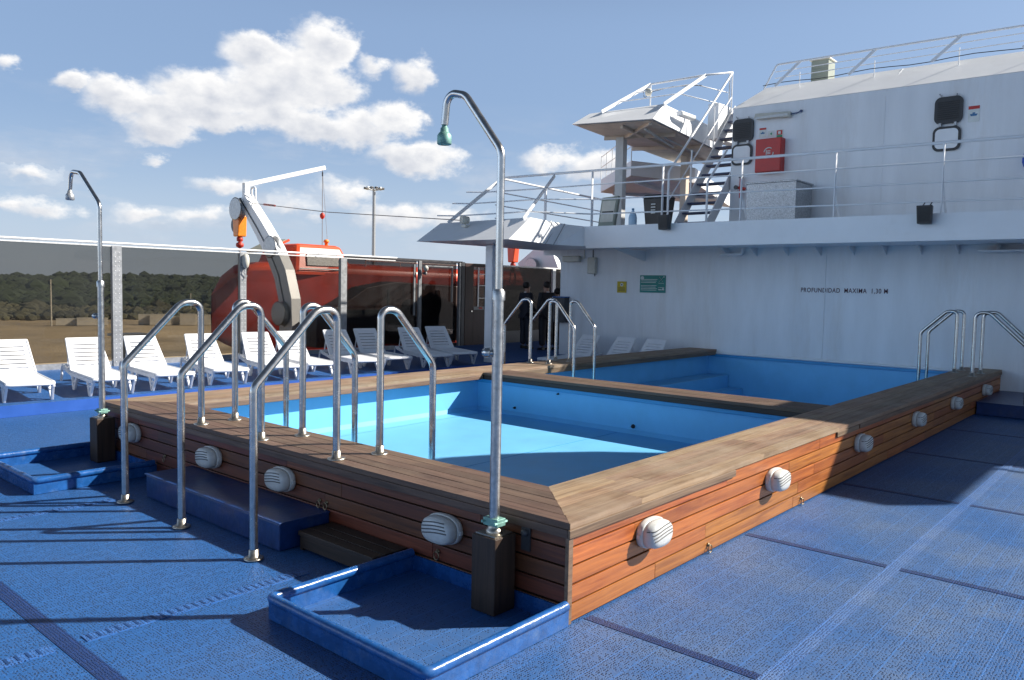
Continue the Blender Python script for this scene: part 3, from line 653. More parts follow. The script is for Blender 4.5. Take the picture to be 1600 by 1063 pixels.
for x, nm in ((10.90, 'near'), (11.42, 'far')):
    rail(nm+' steel handrail from the side coping into the far basin by the wall', 'handrails by the white wall', 'x', x, [(.43, H), (.43, 1.53), (.58, 1.53), (.95, 1.17), (.95, -.2)], fr=((0,0),))
for x, nm in ((10.42, 'near'), (11.05, 'far')):
    rail(nm+' steel handrail from the side coping down to the shaded deck by the wall', 'handrails by the white wall', 'x', x, [(-.62, .005), (-.62, 1.02), (-.10, 1.53), (.09, 1.53), (.09, H)])

# ---------------------------------------------------------------- sun loungers
def make_lounger():
    t = thing('sun_lounger', '', 'sun lounger', group='white loungers')
    W = .56; sh = .25; L1 = 1.18
    def panel(b, y0, y1, z0, z1, n, solid0, solid1, tp=0., g=.014):
        """slatted panel in the plane from (y0,z0) to (y1,z1)"""
        d = Vector((0, y1-y0, z1-z0)); L_ = d.length; d.normalize(); nrm = Vector((1,0,0)).cross(d); th = .014
        def quad(u0, u1, v0, v1):
            vs = []
            for dz in (-th, 0):
                for (u, v) in ((u0, v0), (u1, v0), (u1, v1), (u0, v1)): vs.append(Vector((u*(1-tp*v/L_), y0, z0))+d*v+nrm*dz)
            b.add(vs, [(0,3,2,1),(4,5,6,7),(0,1,5,4),(1,2,6,5),(2,3,7,6),(3,0,4,7)])
        sw = .085
        quad(-W/2+.02, -W/2+sw, .0, L_); quad(W/2-sw, W/2-.02, .0, L_)
        s0 = solid0; s1 = L_-solid1
        quad(-W/2+sw, W/2-sw, 0, s0); quad(-W/2+sw, W/2-sw, s1, L_)
        hgt = (s1-s0-g*(n+1))/n if n else 0
        p = s0
        for i in range(n): quad(-W/2+sw, W/2-sw, p+g, p+g+hgt); p += g+hgt
        # raised rolled edge
        for sx in (-1, 1):
            a = Vector((sx*(W/2-.012), y0, z0)); e_ = Vector((sx*(W/2-.012)*(1-tp), y0, z0))+d*L_; b.tube([a+nrm*-.006, e_+nrm*-.006], .016, 8)
        a = Vector(((-W/2+.012)*(1-tp), y0, z0))+d*L_; c = Vector(((W/2-.012)*(1-tp), y0, z0))+d*L_; b.tube([a-nrm*.006, c-nrm*.006], .016, 8)
    b = MB(); panel(b, L1, .03, sh+.004, sh, 7, .10, .10)
    b.tube([(-W/2+.012, .03, sh-.012), (-W/2+.05, .0, sh-.012), (W/2-.05, 0, sh-.012), (W/2-.012, .03, sh-.012)], .022, 8)
    b.build('seat', 'plastic', t)
    b = MB(); panel(b, L1+.01, L1+.45, sh+.01, sh+.46, 5, .10, .12, .14, .020); b.build('backrest', 'plastic', t)
    b = MB()
    for sx in (-1, 1):
        x = sx*(W/2-.01)
        b.bar((x, .04, sh-.035), (x, L1, sh-.03), .028, .05); b.bar((x, L1, sh-.03), (x, 1.62, sh+.03), .028, .045); 
        b.tube(fillet([(x, 1.30, sh-.0), (x, 1.62, sh+.06), (x, 1.70, sh+.03), (x, 1.76, .06)], .05, 4), .018, 8)
    b.bar((-W/2, 1.66, sh+.05), (W/2, 1.66, sh+.05), .05, .04); b.build('side_rail', 'plastic', t)
    for sx in (-1, 1):
        x = sx*(W/2-.02)
        for yc in (.20, 1.02):
            b = MB(); b.hull([(x-.016, yc+.17, sh-.04), (x+.016, yc+.17, sh-.04), (x+.016, yc+.10, sh-.04), (x-.016, yc+.10, sh-.04)], [(x-.016+.01*sx, yc+.035, 0), (x+.016+.01*sx, yc+.035, 0), (x+.016+.01*sx, yc-.02, 0), (x-.016+.01*sx, yc-.02, 0)])
            b.hull([(x-.015, yc-.10, sh-.04), (x+.015, yc-.10, sh-.04), (x+.015, yc-.17, sh-.04), (x-.015, yc-.17, sh-.04)], [(x-.015+.01*sx, yc+.02, .001), (x+.015+.01*sx, yc+.02, .001), (x+.015+.01*sx, yc-.035, .001), (x-.015+.01*sx, yc-.035, .001)])
            b.bar((x, yc-.09, sh*.55), (x, yc+.09, sh*.55), .012, .014)
            b.build('leg', 'plastic', t, bevel=.004)
    b = MB(); 
    for sx in (-1, 1): b.bar((sx*(W/2-.06), L1+.33, sh+.33), (sx*(W/2-.06), L1+.43, sh-.0), .016, .02)
    b.bar((-W/2+.06, L1+.42, sh+.01), (W/2-.06, L1+.42, sh+.01), .016, .02); b.build('backrest_prop', 'plastic', t)
    return t
LNG = [(.33, 9.0, 'first from the left, cut by the picture edge'), (1.35, 9.0, 'second from the left beside the far shower pole'), (2.22, 9.0, 'third from the left in front of the riveted post'), (3.10, 9.0, 'fourth from the left in bright sun'), (4.05, 9.0, 'fifth from the left in front of the second riveted post'),
       (4.80, 9.0, 'sixth from the left, partly behind the handrails'), (5.80, 9.0, 'seventh from the left, first one in shade'), (6.65, 9.0, 'fourth from the dark door end'), (7.60, 9.0, 'third from the dark door end of the row'), (8.45, 9.0, 'last of the row, next to the dark door')]
TOPX = [.55, 1.55, 2.43, 3.36, 4.4, 5.1, 6.2, 7.05, 8.1, 8.95]
LNG = LNG[:7]+[(6.60, 9.0, 'eighth from the left, in the shade'), (7.55, 9.0, 'ninth from the left, second last of the row'), (8.40, 9.0, 'last of the row, nearest the mahogany door')]
lounger0 = make_lounger(); first = True
for (x, y, w), tx in zip(LNG, TOPX):
    o = lounger0 if first else copy_tree(lounger0); first = False
    rz = -math.atan2(tx-x, 1.60)
    o.location = (x+random.uniform(-.03,.03), y-.15+random.uniform(-.06,.06), .15); o.rotation_euler = (0, 0, rz+random.uniform(-.035,.035))
    tag(o, 'white plastic lounger, '+w, 'sun lounger', 'white loungers along the glass screen')
for (y, w) in ((8.0, 'leftmost of the three against the white wall'), (7.05, 'middle one of the three against the white wall'), (6.28, 'rightmost of the three against the white wall, nearest the pool')):
    o = copy_tree(lounger0); o.location = (9.95, y, 0.0); o.rotation_euler = (0, 0, -math.pi/2)
    tag(o, 'white lounger, '+w, 'sun lounger', 'white loungers against the wall')

# ---------------------------------------------------------------- glass screen
FY = 12.8; FT = 2.42; ZP = .15
scr = thing('glass_screen', 'long tinted glass windbreak with riveted steel posts behind the loungers', 'screen', (3, FY, ZP))
OF = Vector((3, FY, ZP))
def lb(b, a, c, mi=0): b.box(Vector(a)-OF, Vector(c)-OF, mi=mi)
posts = [(-4.7, 'g'), (-2.1, 'g'), (.45, None), (3.03, 'g'), (5.60, 'g'), (8.20, 's')]
px_ = [-4.7, -2.1, .45, 3.03, 5.60, 8.20, 10.69, 12.12]
b = MB()
for i, x in enumerate(px_):
    if x == .45: continue
    if x > 9: continue
    b = MB(); w = .085 if x != 5.6 else .07
    lb(b, (x-w, FY-.05, ZP), (x+w, FY-.02, FT-.03)); lb(b, (x-w, FY-.02, ZP), (x-w+.01, FY+.05, FT-.03)); lb(b, (x+w-.01, FY-.02, ZP), (x+w, FY+.05, FT-.03))
    if x < 8:
        z = ZP+.08
        while z < FT-.1:
            for sx in (-.035, .035): b.lathe([(.011, 0), (.009, .005), (.003, .007)], Vector((x+sx, FY-.05, z))-OF, (0,-1,0), 8, mi=1)
            z += .085
    b.build('screen_post', ['galv', 'alu'], scr)
b = MB(); b.tube([Vector((-7, FY-.01, FT))-OF, Vector((9.85, FY-.01, FT+.035))-OF], .022, 10); lb(b, (-7, FY-.03, FT-.045), (9.8, FY+.0, FT-.023)); b.build('top_rail', 'alu', scr)
xs_ = [-7, -4.7, -2.1, .45, 3.03, 5.60, 8.20]
for i in range(len(xs_)-1):
    if i == 2: xa, xb = -2.1, 3.03
    elif i == 3: continue
    else: xa, xb = xs_[i], xs_[i+1]
    b = MB(); lb(b, (xa+.02, FY+.0, ZP+.12), (xb-.02, FY+.008, FT-.045)); b.build('glass_pane', 'glass', scr)
b = MB(); lb(b, (-7, FY-.03, ZP), (9.8, FY+.04, ZP+.10)); b.build('bottom_rail', 'galv', scr)
# dark framed part
scr2 = thing('glazed_partition', 'dark grey framed glazed partition between the glass screen and the mahogany door', 'partition', (10.2, FY, ZP)); OF = Vector((10.2, FY, ZP))
b = MB()
lb(b, (8.30, FY+.045, FT-.01), (12.28, FY+.10, FT+.04)); lb(b, (8.30, FY+.045, ZP), (12.28, FY+.10, ZP+.08)); lb(b, (8.29, FY+.045, ZP+.081), (8.36, FY+.10, FT-.011)); lb(b, (12.14, FY-.06, ZP), (12.26, FY+.04, FT+.02))
b.build('frame', 'darkframe', scr2)
b = MB(); lb(b, (10.60, FY-.02, ZP), (10.70, FY+.04, FT-.0)); lb(b, (12.06, FY-.05, ZP), (12.12, FY+.03, FT)); b.build('mullion', 'greyframe', scr2)
b = MB()
for (xa, xb) in ((10.45, 10.50),): lb(b, (xa, FY+.0, 1.0), (xb, FY+.03, FT-.1))
lb(b, (10.86, FY, FT-.14), (11.86, FY+.03, FT-.11)); lb(b, (11.82, FY, 1.35), (11.86, FY+.03, FT-.141)); b.build('inner_frame', 'greyframe', scr2)
for (xa, xb) in ((8.37, 10.59), (10.71, 12.05)):
    b = MB(); lb(b, (xa, FY+.06, ZP+.09), (xb, FY+.068, FT-.012)); b.build('glass_pane', 'glassd', scr2)
# door
d = thing('mahogany_door', 'dark mahogany door with tall window beside the white wing column', 'door', (12.85, FY, ZP)); OF = Vector((12.85, FY, ZP))
b = MB(); lb(b, (12.29, FY-.05, ZP), (12.62, FY+.03, FT)); lb(b, (13.14, FY-.05, ZP), (13.42, FY+.03, FT)); lb(b, (12.621, FY-.05, 2.33), (13.139, FY+.03, FT)); lb(b, (12.621, FY-.05, ZP), (13.139, FY+.03, 1.13)); b.build('door_leaf', 'door', d, bevel=.004)
b = MB(); lb(b, (12.621, FY-.02, 1.131), (13.139, FY-.012, 2.329)); b.build('door_window', 'glassd', d)
b = MB(); lb(b, (12.80, FY-.055, 1.14), (12.84, FY-.03, 2.32))
for z in (1.45, 1.80, 2.12): lb(b, (12.841, FY-.045, z), (13.13, FY-.035, z+.02))
b.build('window_bars', 'alu', d)
b = MB(); lb(b, (12.63, FY-.062, 1.135), (13.05, FY-.056, 1.225)); b.build('door_plate', 'greyframe', d)
b = MB(); lb(b, (12.84, FY-.066, 1.15), (12.98, FY-.0625, 1.21)); b.build('door_sticker', 'signr', d)
b = MB(); lb(b, (12.50, FY-.09, 1.08), (12.56, FY-.051, 1.11)); b.build('door_handle', 'steel', d)
# glazed screen behind the opening
s3 = thing('glazed_partition', 'glass partition with white frame behind the men in dark suits', 'partition', (15.5, FY, ZP)); OF = Vector((15.5, FY, ZP))
b = MB(); lb(b, (13.43, FY-.03, FT-.04), (20, FY+.03, FT)); lb(b, (16.2, FY-.05, ZP), (16.35, FY+.03, FT-.041)); lb(b, (18.9, FY-.05, ZP), (19.0, FY+.03, FT-.041)); b.build('frame', 'alu', s3)
b = MB(); lb(b, (13.43, FY-.03, ZP), (20, FY+.03, ZP+.35)); b.build('kick_panel', 'darkframe', s3)
for (xa, xb) in ((13.43, 16.19), (16.36, 18.89)):
    b = MB(); lb(b, (xa, FY, ZP+.351), (xb, FY+.008, FT-.041)); b.build('glass_pane', 'glassx', s3)
# small fixtures on the screen
t = thing('deck_lamp', 'small oval cream lamp on top of the second riveted post', 'lamp', (5.62, FY-.06, 2.22))
b = MB(); b.lathe([(.02, -.16), (.055, -.13), (.075, -.05), (.075, .05), (.055, .12), (.02, .14)], (0, -.05, 0), (0,0,1), 14); b.build('lamp_cover', 'white2', t)
b = MB(); b.box((-.03, -.04, -.1), (.03, .009, .1)); b.tube([(.0, -.03, -.16), (-.03, -.03, -.25), (.04, -.03, -.32), (.0, -.03, -.38)], .010, 6); b.build('lamp_bracket', 'galv', t)
t = thing('deck_lamp', 'small round cream lamp on the grey mullion of the dark partition', 'lamp', (10.72, FY-.1, 2.22))
b = MB(); b.lathe([(.01, -.08), (.055, -.05), (.075, 0), (.055, .05), (.01, .08)], (0, -.05, 0), (0,0,1), 14); b.build('lamp_cover', 'white2', t)
b = MB(); b.lathe([(.05, -.16), (.05, -.09), (.03, -.08)], (0, -.03, 0), (0,0,1), 12); b.box((-.02, -.02, -.14), (.02, .07, -.1)); b.build('lamp_bracket', 'darkframe', t)
# grey box beyond the glass by the first post
t = thing('vent_hood', 'grey metal box standing right behind the first riveted post', 'box', (3.45, 13.35, 0))
b = MB(); b.box((-.22, -.15, 0), (.22, .15, .66)); b.build('box_body', 'galv', t, bevel=.01)
b = MB(); b.prism([(-.3, -.2), (.34, -.2), (.34, .2), (-.3, .2)], .67, .72); b.build('box_lid', 'alu', t, bevel=.01)

# ---------------------------------------------------------------- superstructure: main bulkhead
wall = thing('bulkhead_wall', 'white painted steel bulkhead wall behind the pool with stencilled depth notice', 'wall', (LX, 0, 0))
b = MB(); b.box((.0, -9, -.9), (.12, 9.40, 2.72)); b.build('wall_plate', 'wallpaint', wall)
b = MB()   # welded rounded corner header over the opening
pts = [(9.40, 2.30)]
for k in range(9): a = math.pi/2*k/8; pts.append((9.40+.30*(1-math.cos(a)), 2.30+.30*math.sin(a)))
pts += [(9.95, 2.60), (9.95, 2.72), (9.40, 2.72)]
n = len(pts); vs = [(0, y, z) for y, z in pts]+[(.12, y, z) for y, z in pts]
b.add(vs, [tuple(range(n))[::-1], tuple(range(n, 2*n))]+[(i, (i+1)%n, n+(i+1)%n, n+i) for i in range(n)]); b.build('opening_header', 'white', wall)
b = MB(); b.box((-.012, 2.98, .45), (-.001, 2.992, 2.7)); b.box((-.008, -2.7, .1), (-.001, -2.69, 2.7)); b.build('weld_seam', 'white', wall)
b = MB(); b.tube([(-.015, .5, .475), (-.015, 5.2, .475)], .026, 10); b.build('ledge_moulding', 'white', wall)
for y in (5.0, 4.38, 3.73, 3.09, 2.47, 1.90, 1.31, .72, .1, -.5):
    b = MB(); b.add([(-.001, y-.008, 2.68), (-.001, y-.008, 2.50), (-.40, y-.008, 2.68), (-.001, y+.008, 2.68), (-.001, y+.008, 2.50), (-.40, y+.008, 2.68)], [(0,1,2),(5,4,3),(0,3,4,1),(1,4,5,2),(2,5,3,0)]); b.build('bracket', 'white', wall)
b = MB(); b.add([(-.001, 7.0, 2.66), (-.001, 7.0, 2.42), (-1.4, 7.0, 2.66), (-.001, 7.03, 2.66), (-.001, 7.03, 2.42), (-1.4, 7.03, 2.66)], [(0,1,2),(5,4,3),(0,3,4,1),(1,4,5,2),(2,5,3,0)]); b.build('gusset', 'white', wall)
text = text_mesh('PROFUNDIDAD  MAXIMA  1,30 M', .125, 'ink', wallmw(-.004, 2.645, 1.835), wall, 'stencilled_notice', spacing=1.12, bold=.001)
me = text.data
xs__ = [v.co.y for v in me.vertices]; wdt = max(xs__)-min(xs__); cy_ = (max(xs__)+min(xs__))/2
for v in me.vertices: v.co.y = 2.645+(v.co.y-cy_)*1.60/wdt
# pipe loop
t = thing('drain_pipe', 'short white pipe bend under the balcony above the stencilled notice', 'pipe', (12.1, 4.9, 2.55))
b = MB(); b.tube(fillet([(0, .3, 0), (0, -.25, 0), (0, -.25, .12)], .08, 6), .035, 12); b.build('pipe_run', 'white', t)
t = thing('drain_pipe', 'white tray-like drain under the balcony at the right picture edge', 'pipe', (12.0, .1, 2.55))
b = MB(); b.box((-.25, -.4, -.03), (.15, .25, .0)); b.tube([(0, 0, 0), (0, 0, .12)], .03, 10); b.build('drain_pan', 'white', t, bevel=.01)
# signs and boxes on the wall
t = thing('green_notice', 'green pool rules notice with no diving pictograms on the white wall', 'sign', (LX-.006, 6.79, 1.915))
b = MB(); b.box((-.008, -.33, -.195), (.0, .33, .195)); b.build('sign_board', 'green', t)
b = MB()
for i in range(8):
    z = .10-.034*i
    if i in (3,): continue
    b.box((-.0105, -.12+.02*(i%3), z-.005), (-.0085, .30, z+.005))
b.lathe([(.045, 0), (.045, .0025)], (-.008, .27, .13), (-1,0,0), 16)
b.build('notice_lines', 'signw', t)
b = MB(); b.bar((-.0105, -.16, .04), (-.0105, -.27, .15), .002, .014, up=(1,0,0)); b.bar((-.0105, -.26, .05), (-.0105, -.17, .16), .014, .002); b.box((-.0105, -.29, .015), (-.0085, -.15, .022)); b.lathe([(.014, 0), (.014, .002)], (-.0085, -.285, .16), (-1,0,0), 10)
b.box((-.0105, -.30, -.085), (-.0085, -.15, -.075)); b.box((-.0105, -.30, -.135), (-.0085, -.15, -.115)); b.lathe([(.016, 0), (.016, .002)], (-.0085, -.27, -.10), (-1,0,0), 10); b.build('pictogram', 'signw', t)
b = MB(); b.bar((-.0125, -.15, .15), (-.0125, -.28, .03), .002, .012, up=(1,0,0)); b.bar((-.0125, -.17, -.07), (-.0125, -.27, -.15), .002, .012, up=(1,0,0)); b.build('pictogram_bar', 'black', t)
t = thing('yellow_notice', 'small yellow warning notice left of the green notice', 'sign', (LX-.006, 7.605, 1.835))
b = MB(); b.box((-.008, -.125, -.13), (0, .125, .13)); b.build('sign_board', 'yellow', t)
b = MB(); b.lathe([(.04, 0), (.04, .002)], (-.008, 0, .055), (-1,0,0), 16); b.build('sign_disc', 'signw', t)
b = MB(); b.lathe([(.018, 0), (.018, .002)], (-.0105, 0, .055), (-1,0,0), 12)
for z in (-.02, -.05, -.085): b.box((-.0105, -.09, z-.006), (-.0085, .09, z+.006))
b.build('sign_text_lines', 'black', t)
t = thing('wall_light', 'cream rounded box light under the balcony near the opening', 'lamp', (LX-.05, 9.03, 2.49))
b = MB(); b.box((-.07, -.26, -.075), (.05, .26, .075)); b.build('light_housing', 'white2', t, bevel=.03)
b = MB(); b.tube([(.02, -.26, .0), (.02, -.36, .02), (.02, -.36, .24)], .012, 8); b.build('cable', 'white2', t)
t = thing('junction_box', 'tall narrow grey junction box on the wall under the balcony', 'box', (LX-.05, 8.42, 2.35))
b = MB(); b.box((-.06, -.11, -.21), (.05, .11, .17)); b.build('box_body', 'white2', t, bevel=.012)
b = MB(); b.tube([(.02, .0, .17), (.02, 0, .36)], .012, 8); b.tube([(.02, -.06, -.21), (.02, -.06, -.27)], .012, 8); b.build('conduit', 'darkframe', t)
t = thing('wall_cabinet', 'small dark cabinet on the wall edge behind the far handrails', 'box', (12.1, 9.25, 1.3))
b = MB(); b.box((-.12, -.14, -.35), (.1, .2, .25)); b.build('cabinet_body', 'darkframe', t, bevel=.01)
b = MB(); b.box((-.14, -.15, .251), (.1, .21, .28)); b.build('cabinet_lid', 'bluepaint', t)

# ---------------------------------------------------------------- balcony deck and wing
zb = 2.66; XE = 10.3
bal = thing('upper_balcony', 'white steel balcony deck with deep fascia overhanging the pool end', 'balcony', (11, 0, zb)); OB = Vector((11, 0, zb))
def ob(l): return [tuple(Vector(p)-OB) for p in l]
b = MB(); b.hull(ob([(XE, -9, 2.62), (12.32, -9, 2.62), (12.32, 7.35, 2.70), (XE, 7.35, 2.67)]), ob([(XE, -9, 3.00), (12.32, -9, 3.02), (12.32, 7.35, 3.10), (XE, 7.35, 3.08)])); b.build('deck_slab', 'white', bal)
b = MB(); b.prism([(1.33, -9), (9, -9), (9, 12), (1.33, 12)], .36, .42); b.build('upper_floor', 'bluestep', bal)
b = MB(); b.box((XE-11-.012, -9, -.035), (XE-11+.01, 7.3, .02)); b.build('drip_edge', 'white', bal)
wing = thing('boarding_wing', 'white pointed wing canopy with chamfered edge on a square column', 'canopy', (9, 8.5, zb)); OB = Vector((9, 8.5, zb))
lo = [(7.88, 7.36, 2.67), (9.75, 7.62, 2.67), (10.31, 7.36, 2.67), (12.3, 7.36, 2.70), (12.3, 10.1, 2.72), (8.05, 10.08, 2.70)]
hi = [(8.32, 7.20, 3.10), (9.86, 7.37, 3.08), (10.31, 7.352, 3.08), (12.3, 7.352, 3.10), (12.3, 9.75, 3.10), (8.46, 9.75, 3.10)]
lo = [(7.88, 7.34, 2.67), (9.70, 7.62, 2.67), (10.30, 7.355, 2.67), (12.3, 7.355, 2.70), (12.3, 10.1, 2.72), (8.05, 10.08, 2.70)]
hi = [(8.72, 7.53, 3.15), (10.10, 7.66, 3.12), (10.36, 7.356, 3.08), (12.3, 7.356, 3.10), (12.3, 10.2, 3.14), (8.88, 10.22, 3.15)]
b = MB(); b.hull(ob(lo), ob(hi)); b.build('canopy_slab', 'white', wing)
b = MB()   # welded strips on the lit chamfer
def lerp(a, c, f): return tuple(a[i]+(c[i]-a[i])*f for i in range(3))
for f, w in ((.56, .03), (.75, .018), (.93, .02)):
    p0 = Vector(lerp(lo[0], lo[1], f))-OB; p1 = Vector(lerp(hi[0], hi[1], f))-OB; b.bar(p0+Vector((0,-.004,0)), p1+Vector((0,-.004,.002)), w, .012, up=(0,-1,.3))
b.build('weld_strip', 'galv', wing)
b = MB(); b.box((9.2-9, 8.95-8.5, ZP-zb), (9.4-9, 9.15-8.5, .005)); b.build('support_column', 'white', wing, bevel=.01)
# floodlight on wing
t = thing('floodlight', 'small round cream floodlight on the sloping edge of the wing', 'lamp', (8.52, 9.1, 3.05))
b = MB(); b.lathe([(.03, -.10), (.07, -.08), (.085, .05), (.095, .08), (.08, .085), (.07, .06)], (-.02, .0, .10), (-.9, .35, 0), 16); b.build('lamp_body', 'white2', t)
b = MB(); b.tube([(0, 0, -.02), (0, 0, .05)], .02, 8); b.tube([(0, -.1, .1), (0, -.1, .03), (0, .1, .03), (0, .1, .1)], .01, 6); b.box((-.06, -.06, -.05), (.06, .06, -.01)); b.build('lamp_bracket', 'white2', t)

# column continues; second glimpse
# ---------------------------------------------------------------- balcony railing
def zr(y): return 4.12+.016*(y+.4)      # top rail height follows the sheer
br = thing('balcony_railing', 'white four-rail balcony railing above the pool end', 'railing', (10.4, 0, 3.05)); OB = Vector((10.4, 0, 3.05))
b = MB(); b.tube(ob([(10.4, -9, zr(-9)), (10.4, 9.78, zr(9.8))]), .026, 10); b.build('top_rail', 'white', br)
b = MB()
for d_ in (.29, .60, .90): b.tube(ob([(10.4, -9, zr(-9)-d_), (10.4, 7.25, zr(7.3)-d_)]), .014, 8)
b.build('lower_rails', 'white', br)
for y in (7.25, 5.57, 3.94, 2.27, .64, -1.0, -2.7, -4.3, -6):
    b = MB(); b.bar(ob([(10.4, y, 3.03)])[0], ob([(10.4, y, zr(y)-.01)])[0], .016, .055, up=(1,0,0)); b.build('railing_post', 'white', br)
for y in (.66, 3.96, 2.3):
    b = MB(); b.bar(ob([(10.75, y-.02, 3.03)])[0], ob([(10.42, y-.02, 3.50)])[0], .03, .012); b.build('railing_stay', 'white', br)
wr = thing('wing_railing', 'white railing with slanting struts on top of the wing canopy', 'railing', (9.4, 8.5, 3.1)); OB = Vector((9.4, 8.5, 3.1))
P1 = [(8.62, 7.62, 3.12), (10.4, 8.25, 4.22)]; P2 = [(8.80, 9.90, 3.14), (10.4, 9.80, 4.27)]
for P in (P1, P2):
    b = MB(); b.bar(ob(P)[0], ob(P)[1], .02, .075); b.build('slanting_strut', 'white', wr)
b = MB()
for f in (.15, .42, .68):
    a = Vector(lerp(P2[0], P2[1], f)); c = Vector(lerp(P1[0], P1[1], f)); e = Vector((10.4, 7.25, zr(7.25)-.9+(f-.15)*1.15))
    b.tube([tuple(Vector(p)-OB) for p in (a+Vector((-.25, .35, .0)), a, c, e)], .014, 8)
b.build('wing_rails', 'white', wr)
b = MB(); b.tube(ob([(10.4, 9.8, 4.27), (15.5, 9.95, 4.20)]), .024, 8)
for d_ in (.3, .6, .9): b.tube(ob([(10.2, 9.8, 4.25-d_), (15.5, 9.95, 4.18-d_)]), .014, 8)
b.build('outboard_rails', 'white', wr)
for P in ((10.4, 9.8), (12.1, 9.85), (14.2, 9.92)):
    b = MB(); b.bar(ob([(P[0], P[1], 3.05)])[0], ob([(P[0], P[1], 4.24)])[0], .06, .03); b.build('railing_post', 'white', wr)

# ---------------------------------------------------------------- upper deckhouse
dh = thing('upper_deckhouse', 'tall white deckhouse with chamfered roof edge above the balcony', 'deckhouse', (12.2, 0, 3.0)); OB = Vector((12.2, 0, 3.0))
b = MB(); b.hull(ob([(12.2, -6.9, 3.02), (20, -6.9, 3.02), (20, 5.02, 3.02), (12.2, 5.02, 3.02)]), ob([(12.2, -6.9, 5.42), (20, -6.9, 5.42), (20, 5.02, 5.55), (12.2, 5.02, 5.55)])); b.build('wall_plate', 'wallpaint', dh)
b = MB(); b.hull(ob([(12.185, -6.9, 5.422), (20, -6.9, 5.422), (20, 5.03, 5.552), (12.185, 5.03, 5.552)]), ob([(13.2, -6.6, 6.00), (19.6, -6.6, 6.00), (19.6, 4.75, 6.14), (13.2, 4.75, 6.14)])); b.build('roof_chamfer', 'white', dh)
b = MB(); b.box((-.006, 2.05, .03), (.0, 2.056, 2.40)); b.bar((-.02, 2.05, 2.49), (.98, 2.05, 3.10), .012, .008, up=(-1,0,1)); b.build('weld_seam', 'white', dh)
# roof railing
rr = thing('roof_railing', 'thin white roof railing with slanting struts on the deckhouse', 'railing', (12.9, 0, 5.95)); OB = Vector((12.9, 0, 5.95))
def zq(y): return 6.41+.0105*y
b = MB(); b.tube(ob(fillet([(12.75, 4.62, 6.0), (12.75, 4.36, 6.46), (12.75, -6, zq(-6)-.04)], .08, 5)), .02, 8); b.build('top_rail', 'white', rr)
b = MB()
for d_ in (.13, .26): b.tube(ob([(12.78, 4.4, zq(4.3)-d_), (12.78, -6, zq(-6)-d_)]), .009, 6)
b.build('lower_rails', 'white', rr)
for y in (3.9, 2.45, 1.0, -.4, -1.9, -3.4):
    b = MB(); b.bar(ob([(12.60, y+.42, 5.99)])[0], ob([(12.76, y-.02, zq(y))])[0], .015, .055); b.build('slanting_strut', 'white', rr)
    b = MB(); b.tube(ob([(12.95, y+.05, 5.9), (12.95, y+.05, zq(y)-.16)]), .009, 6); b.build('railing_post', 'white', rr)
b = MB()
pts = [(12.66, 4.6-i*.35, 6.05+.02*math.sin(i*1.3)-.0085*i*.35*0-.003*i) for i in range(30)]
b.tube(ob(pts), .008, 5); tag(b.build('electric_cable', 'black', loc=tuple(OB)), 'thin dark cable running along the deckhouse roof railing', 'cable')
t = thing('roof_cabinet', 'grey green ventilation cabinet standing on the deckhouse roof', 'cabinet', (14.2, 3.95, 5.95))
b = MB(); b.box((-.2, -.20, 0), (.2, .17, .82)); b.build('cabinet_body', 'acbox', t, bevel=.01)
b = MB(); b.box((-.23, -.23, .821), (.23, .20, .85)); b.build('cabinet_roof', 'white2', t)
b = MB()
for k in range(10): b.box((-.212, -.15, .12+.06*k), (-.201, .13, .15+.06*k))
b.build('louvres', 'acbox', t)

def rrect(w, h, r, n=5):
    out = []
    for cx, cy, a0 in ((w/2-r, h/2-r, 0), (-w/2+r, h/2-r, 90), (-w/2+r, -h/2+r, 180), (w/2-r, -h/2+r, 270)):
        for k in range(n+1): a = R(a0+90*k/n); out.append((cx+r*math.cos(a), cy+r*math.sin(a)))
    return out
def porthole(label, y, z):
    t = thing('porthole', label, 'porthole', (12.2, y, z), group='square portholes with lids')
    def plate(pl, x0, x1, b, mi=0): n = len(pl); b.add([(x0, p[0], p[1]) for p in pl]+[(x1, p[0], p[1]) for p in pl], [tuple(range(n)), tuple(range(n, 2*n))[::-1]]+[(i, n+i, n+(i+1)%n, (i+1)%n) for i in range(n)], False, None, mi)
    b = MB(); plate(rrect(.44, .46, .10), -.002, -.05, b); b.build('porthole_frame', 'black', t)
    b = MB()
    for k in range(9): b.box((-.056, -.17, -.16+.036*k), (-.051, .17, -.142+.036*k))
    b.build('grille', 'grille', t)
    b = MB(); plate(rrect(.44, .42, .10), -.01, -.04, b)
    b2_ = b.build('lid_rim', 'black', t); b2_.location = (0, .01, -.49)
    b = MB(); plate(rrect(.36, .34, .075), -.041, -.048, b); c = b.build('lid_panel', 'white', t); c.location = (0, .01, -.49)
    b = MB()
    for sy in (-.12, .12): b.box((-.07, sy-.02, -.28), (-.002, sy+.02, -.22)); b.lathe([(.014, 0), (.014, .03)], (-.05, sy, .235), (0,0,1), 8)
    b.tube([(-.04, .12, .24), (-.06, .15, .29)], .01, 6); b.build('hinge', 'galv', t); return t
porthole('black grilled porthole with open square lid below, at the stair end of the deckhouse', 4.77, 5.08)
porthole('black grilled porthole with open square lid below, toward the right picture edge', 1.00, 5.00)
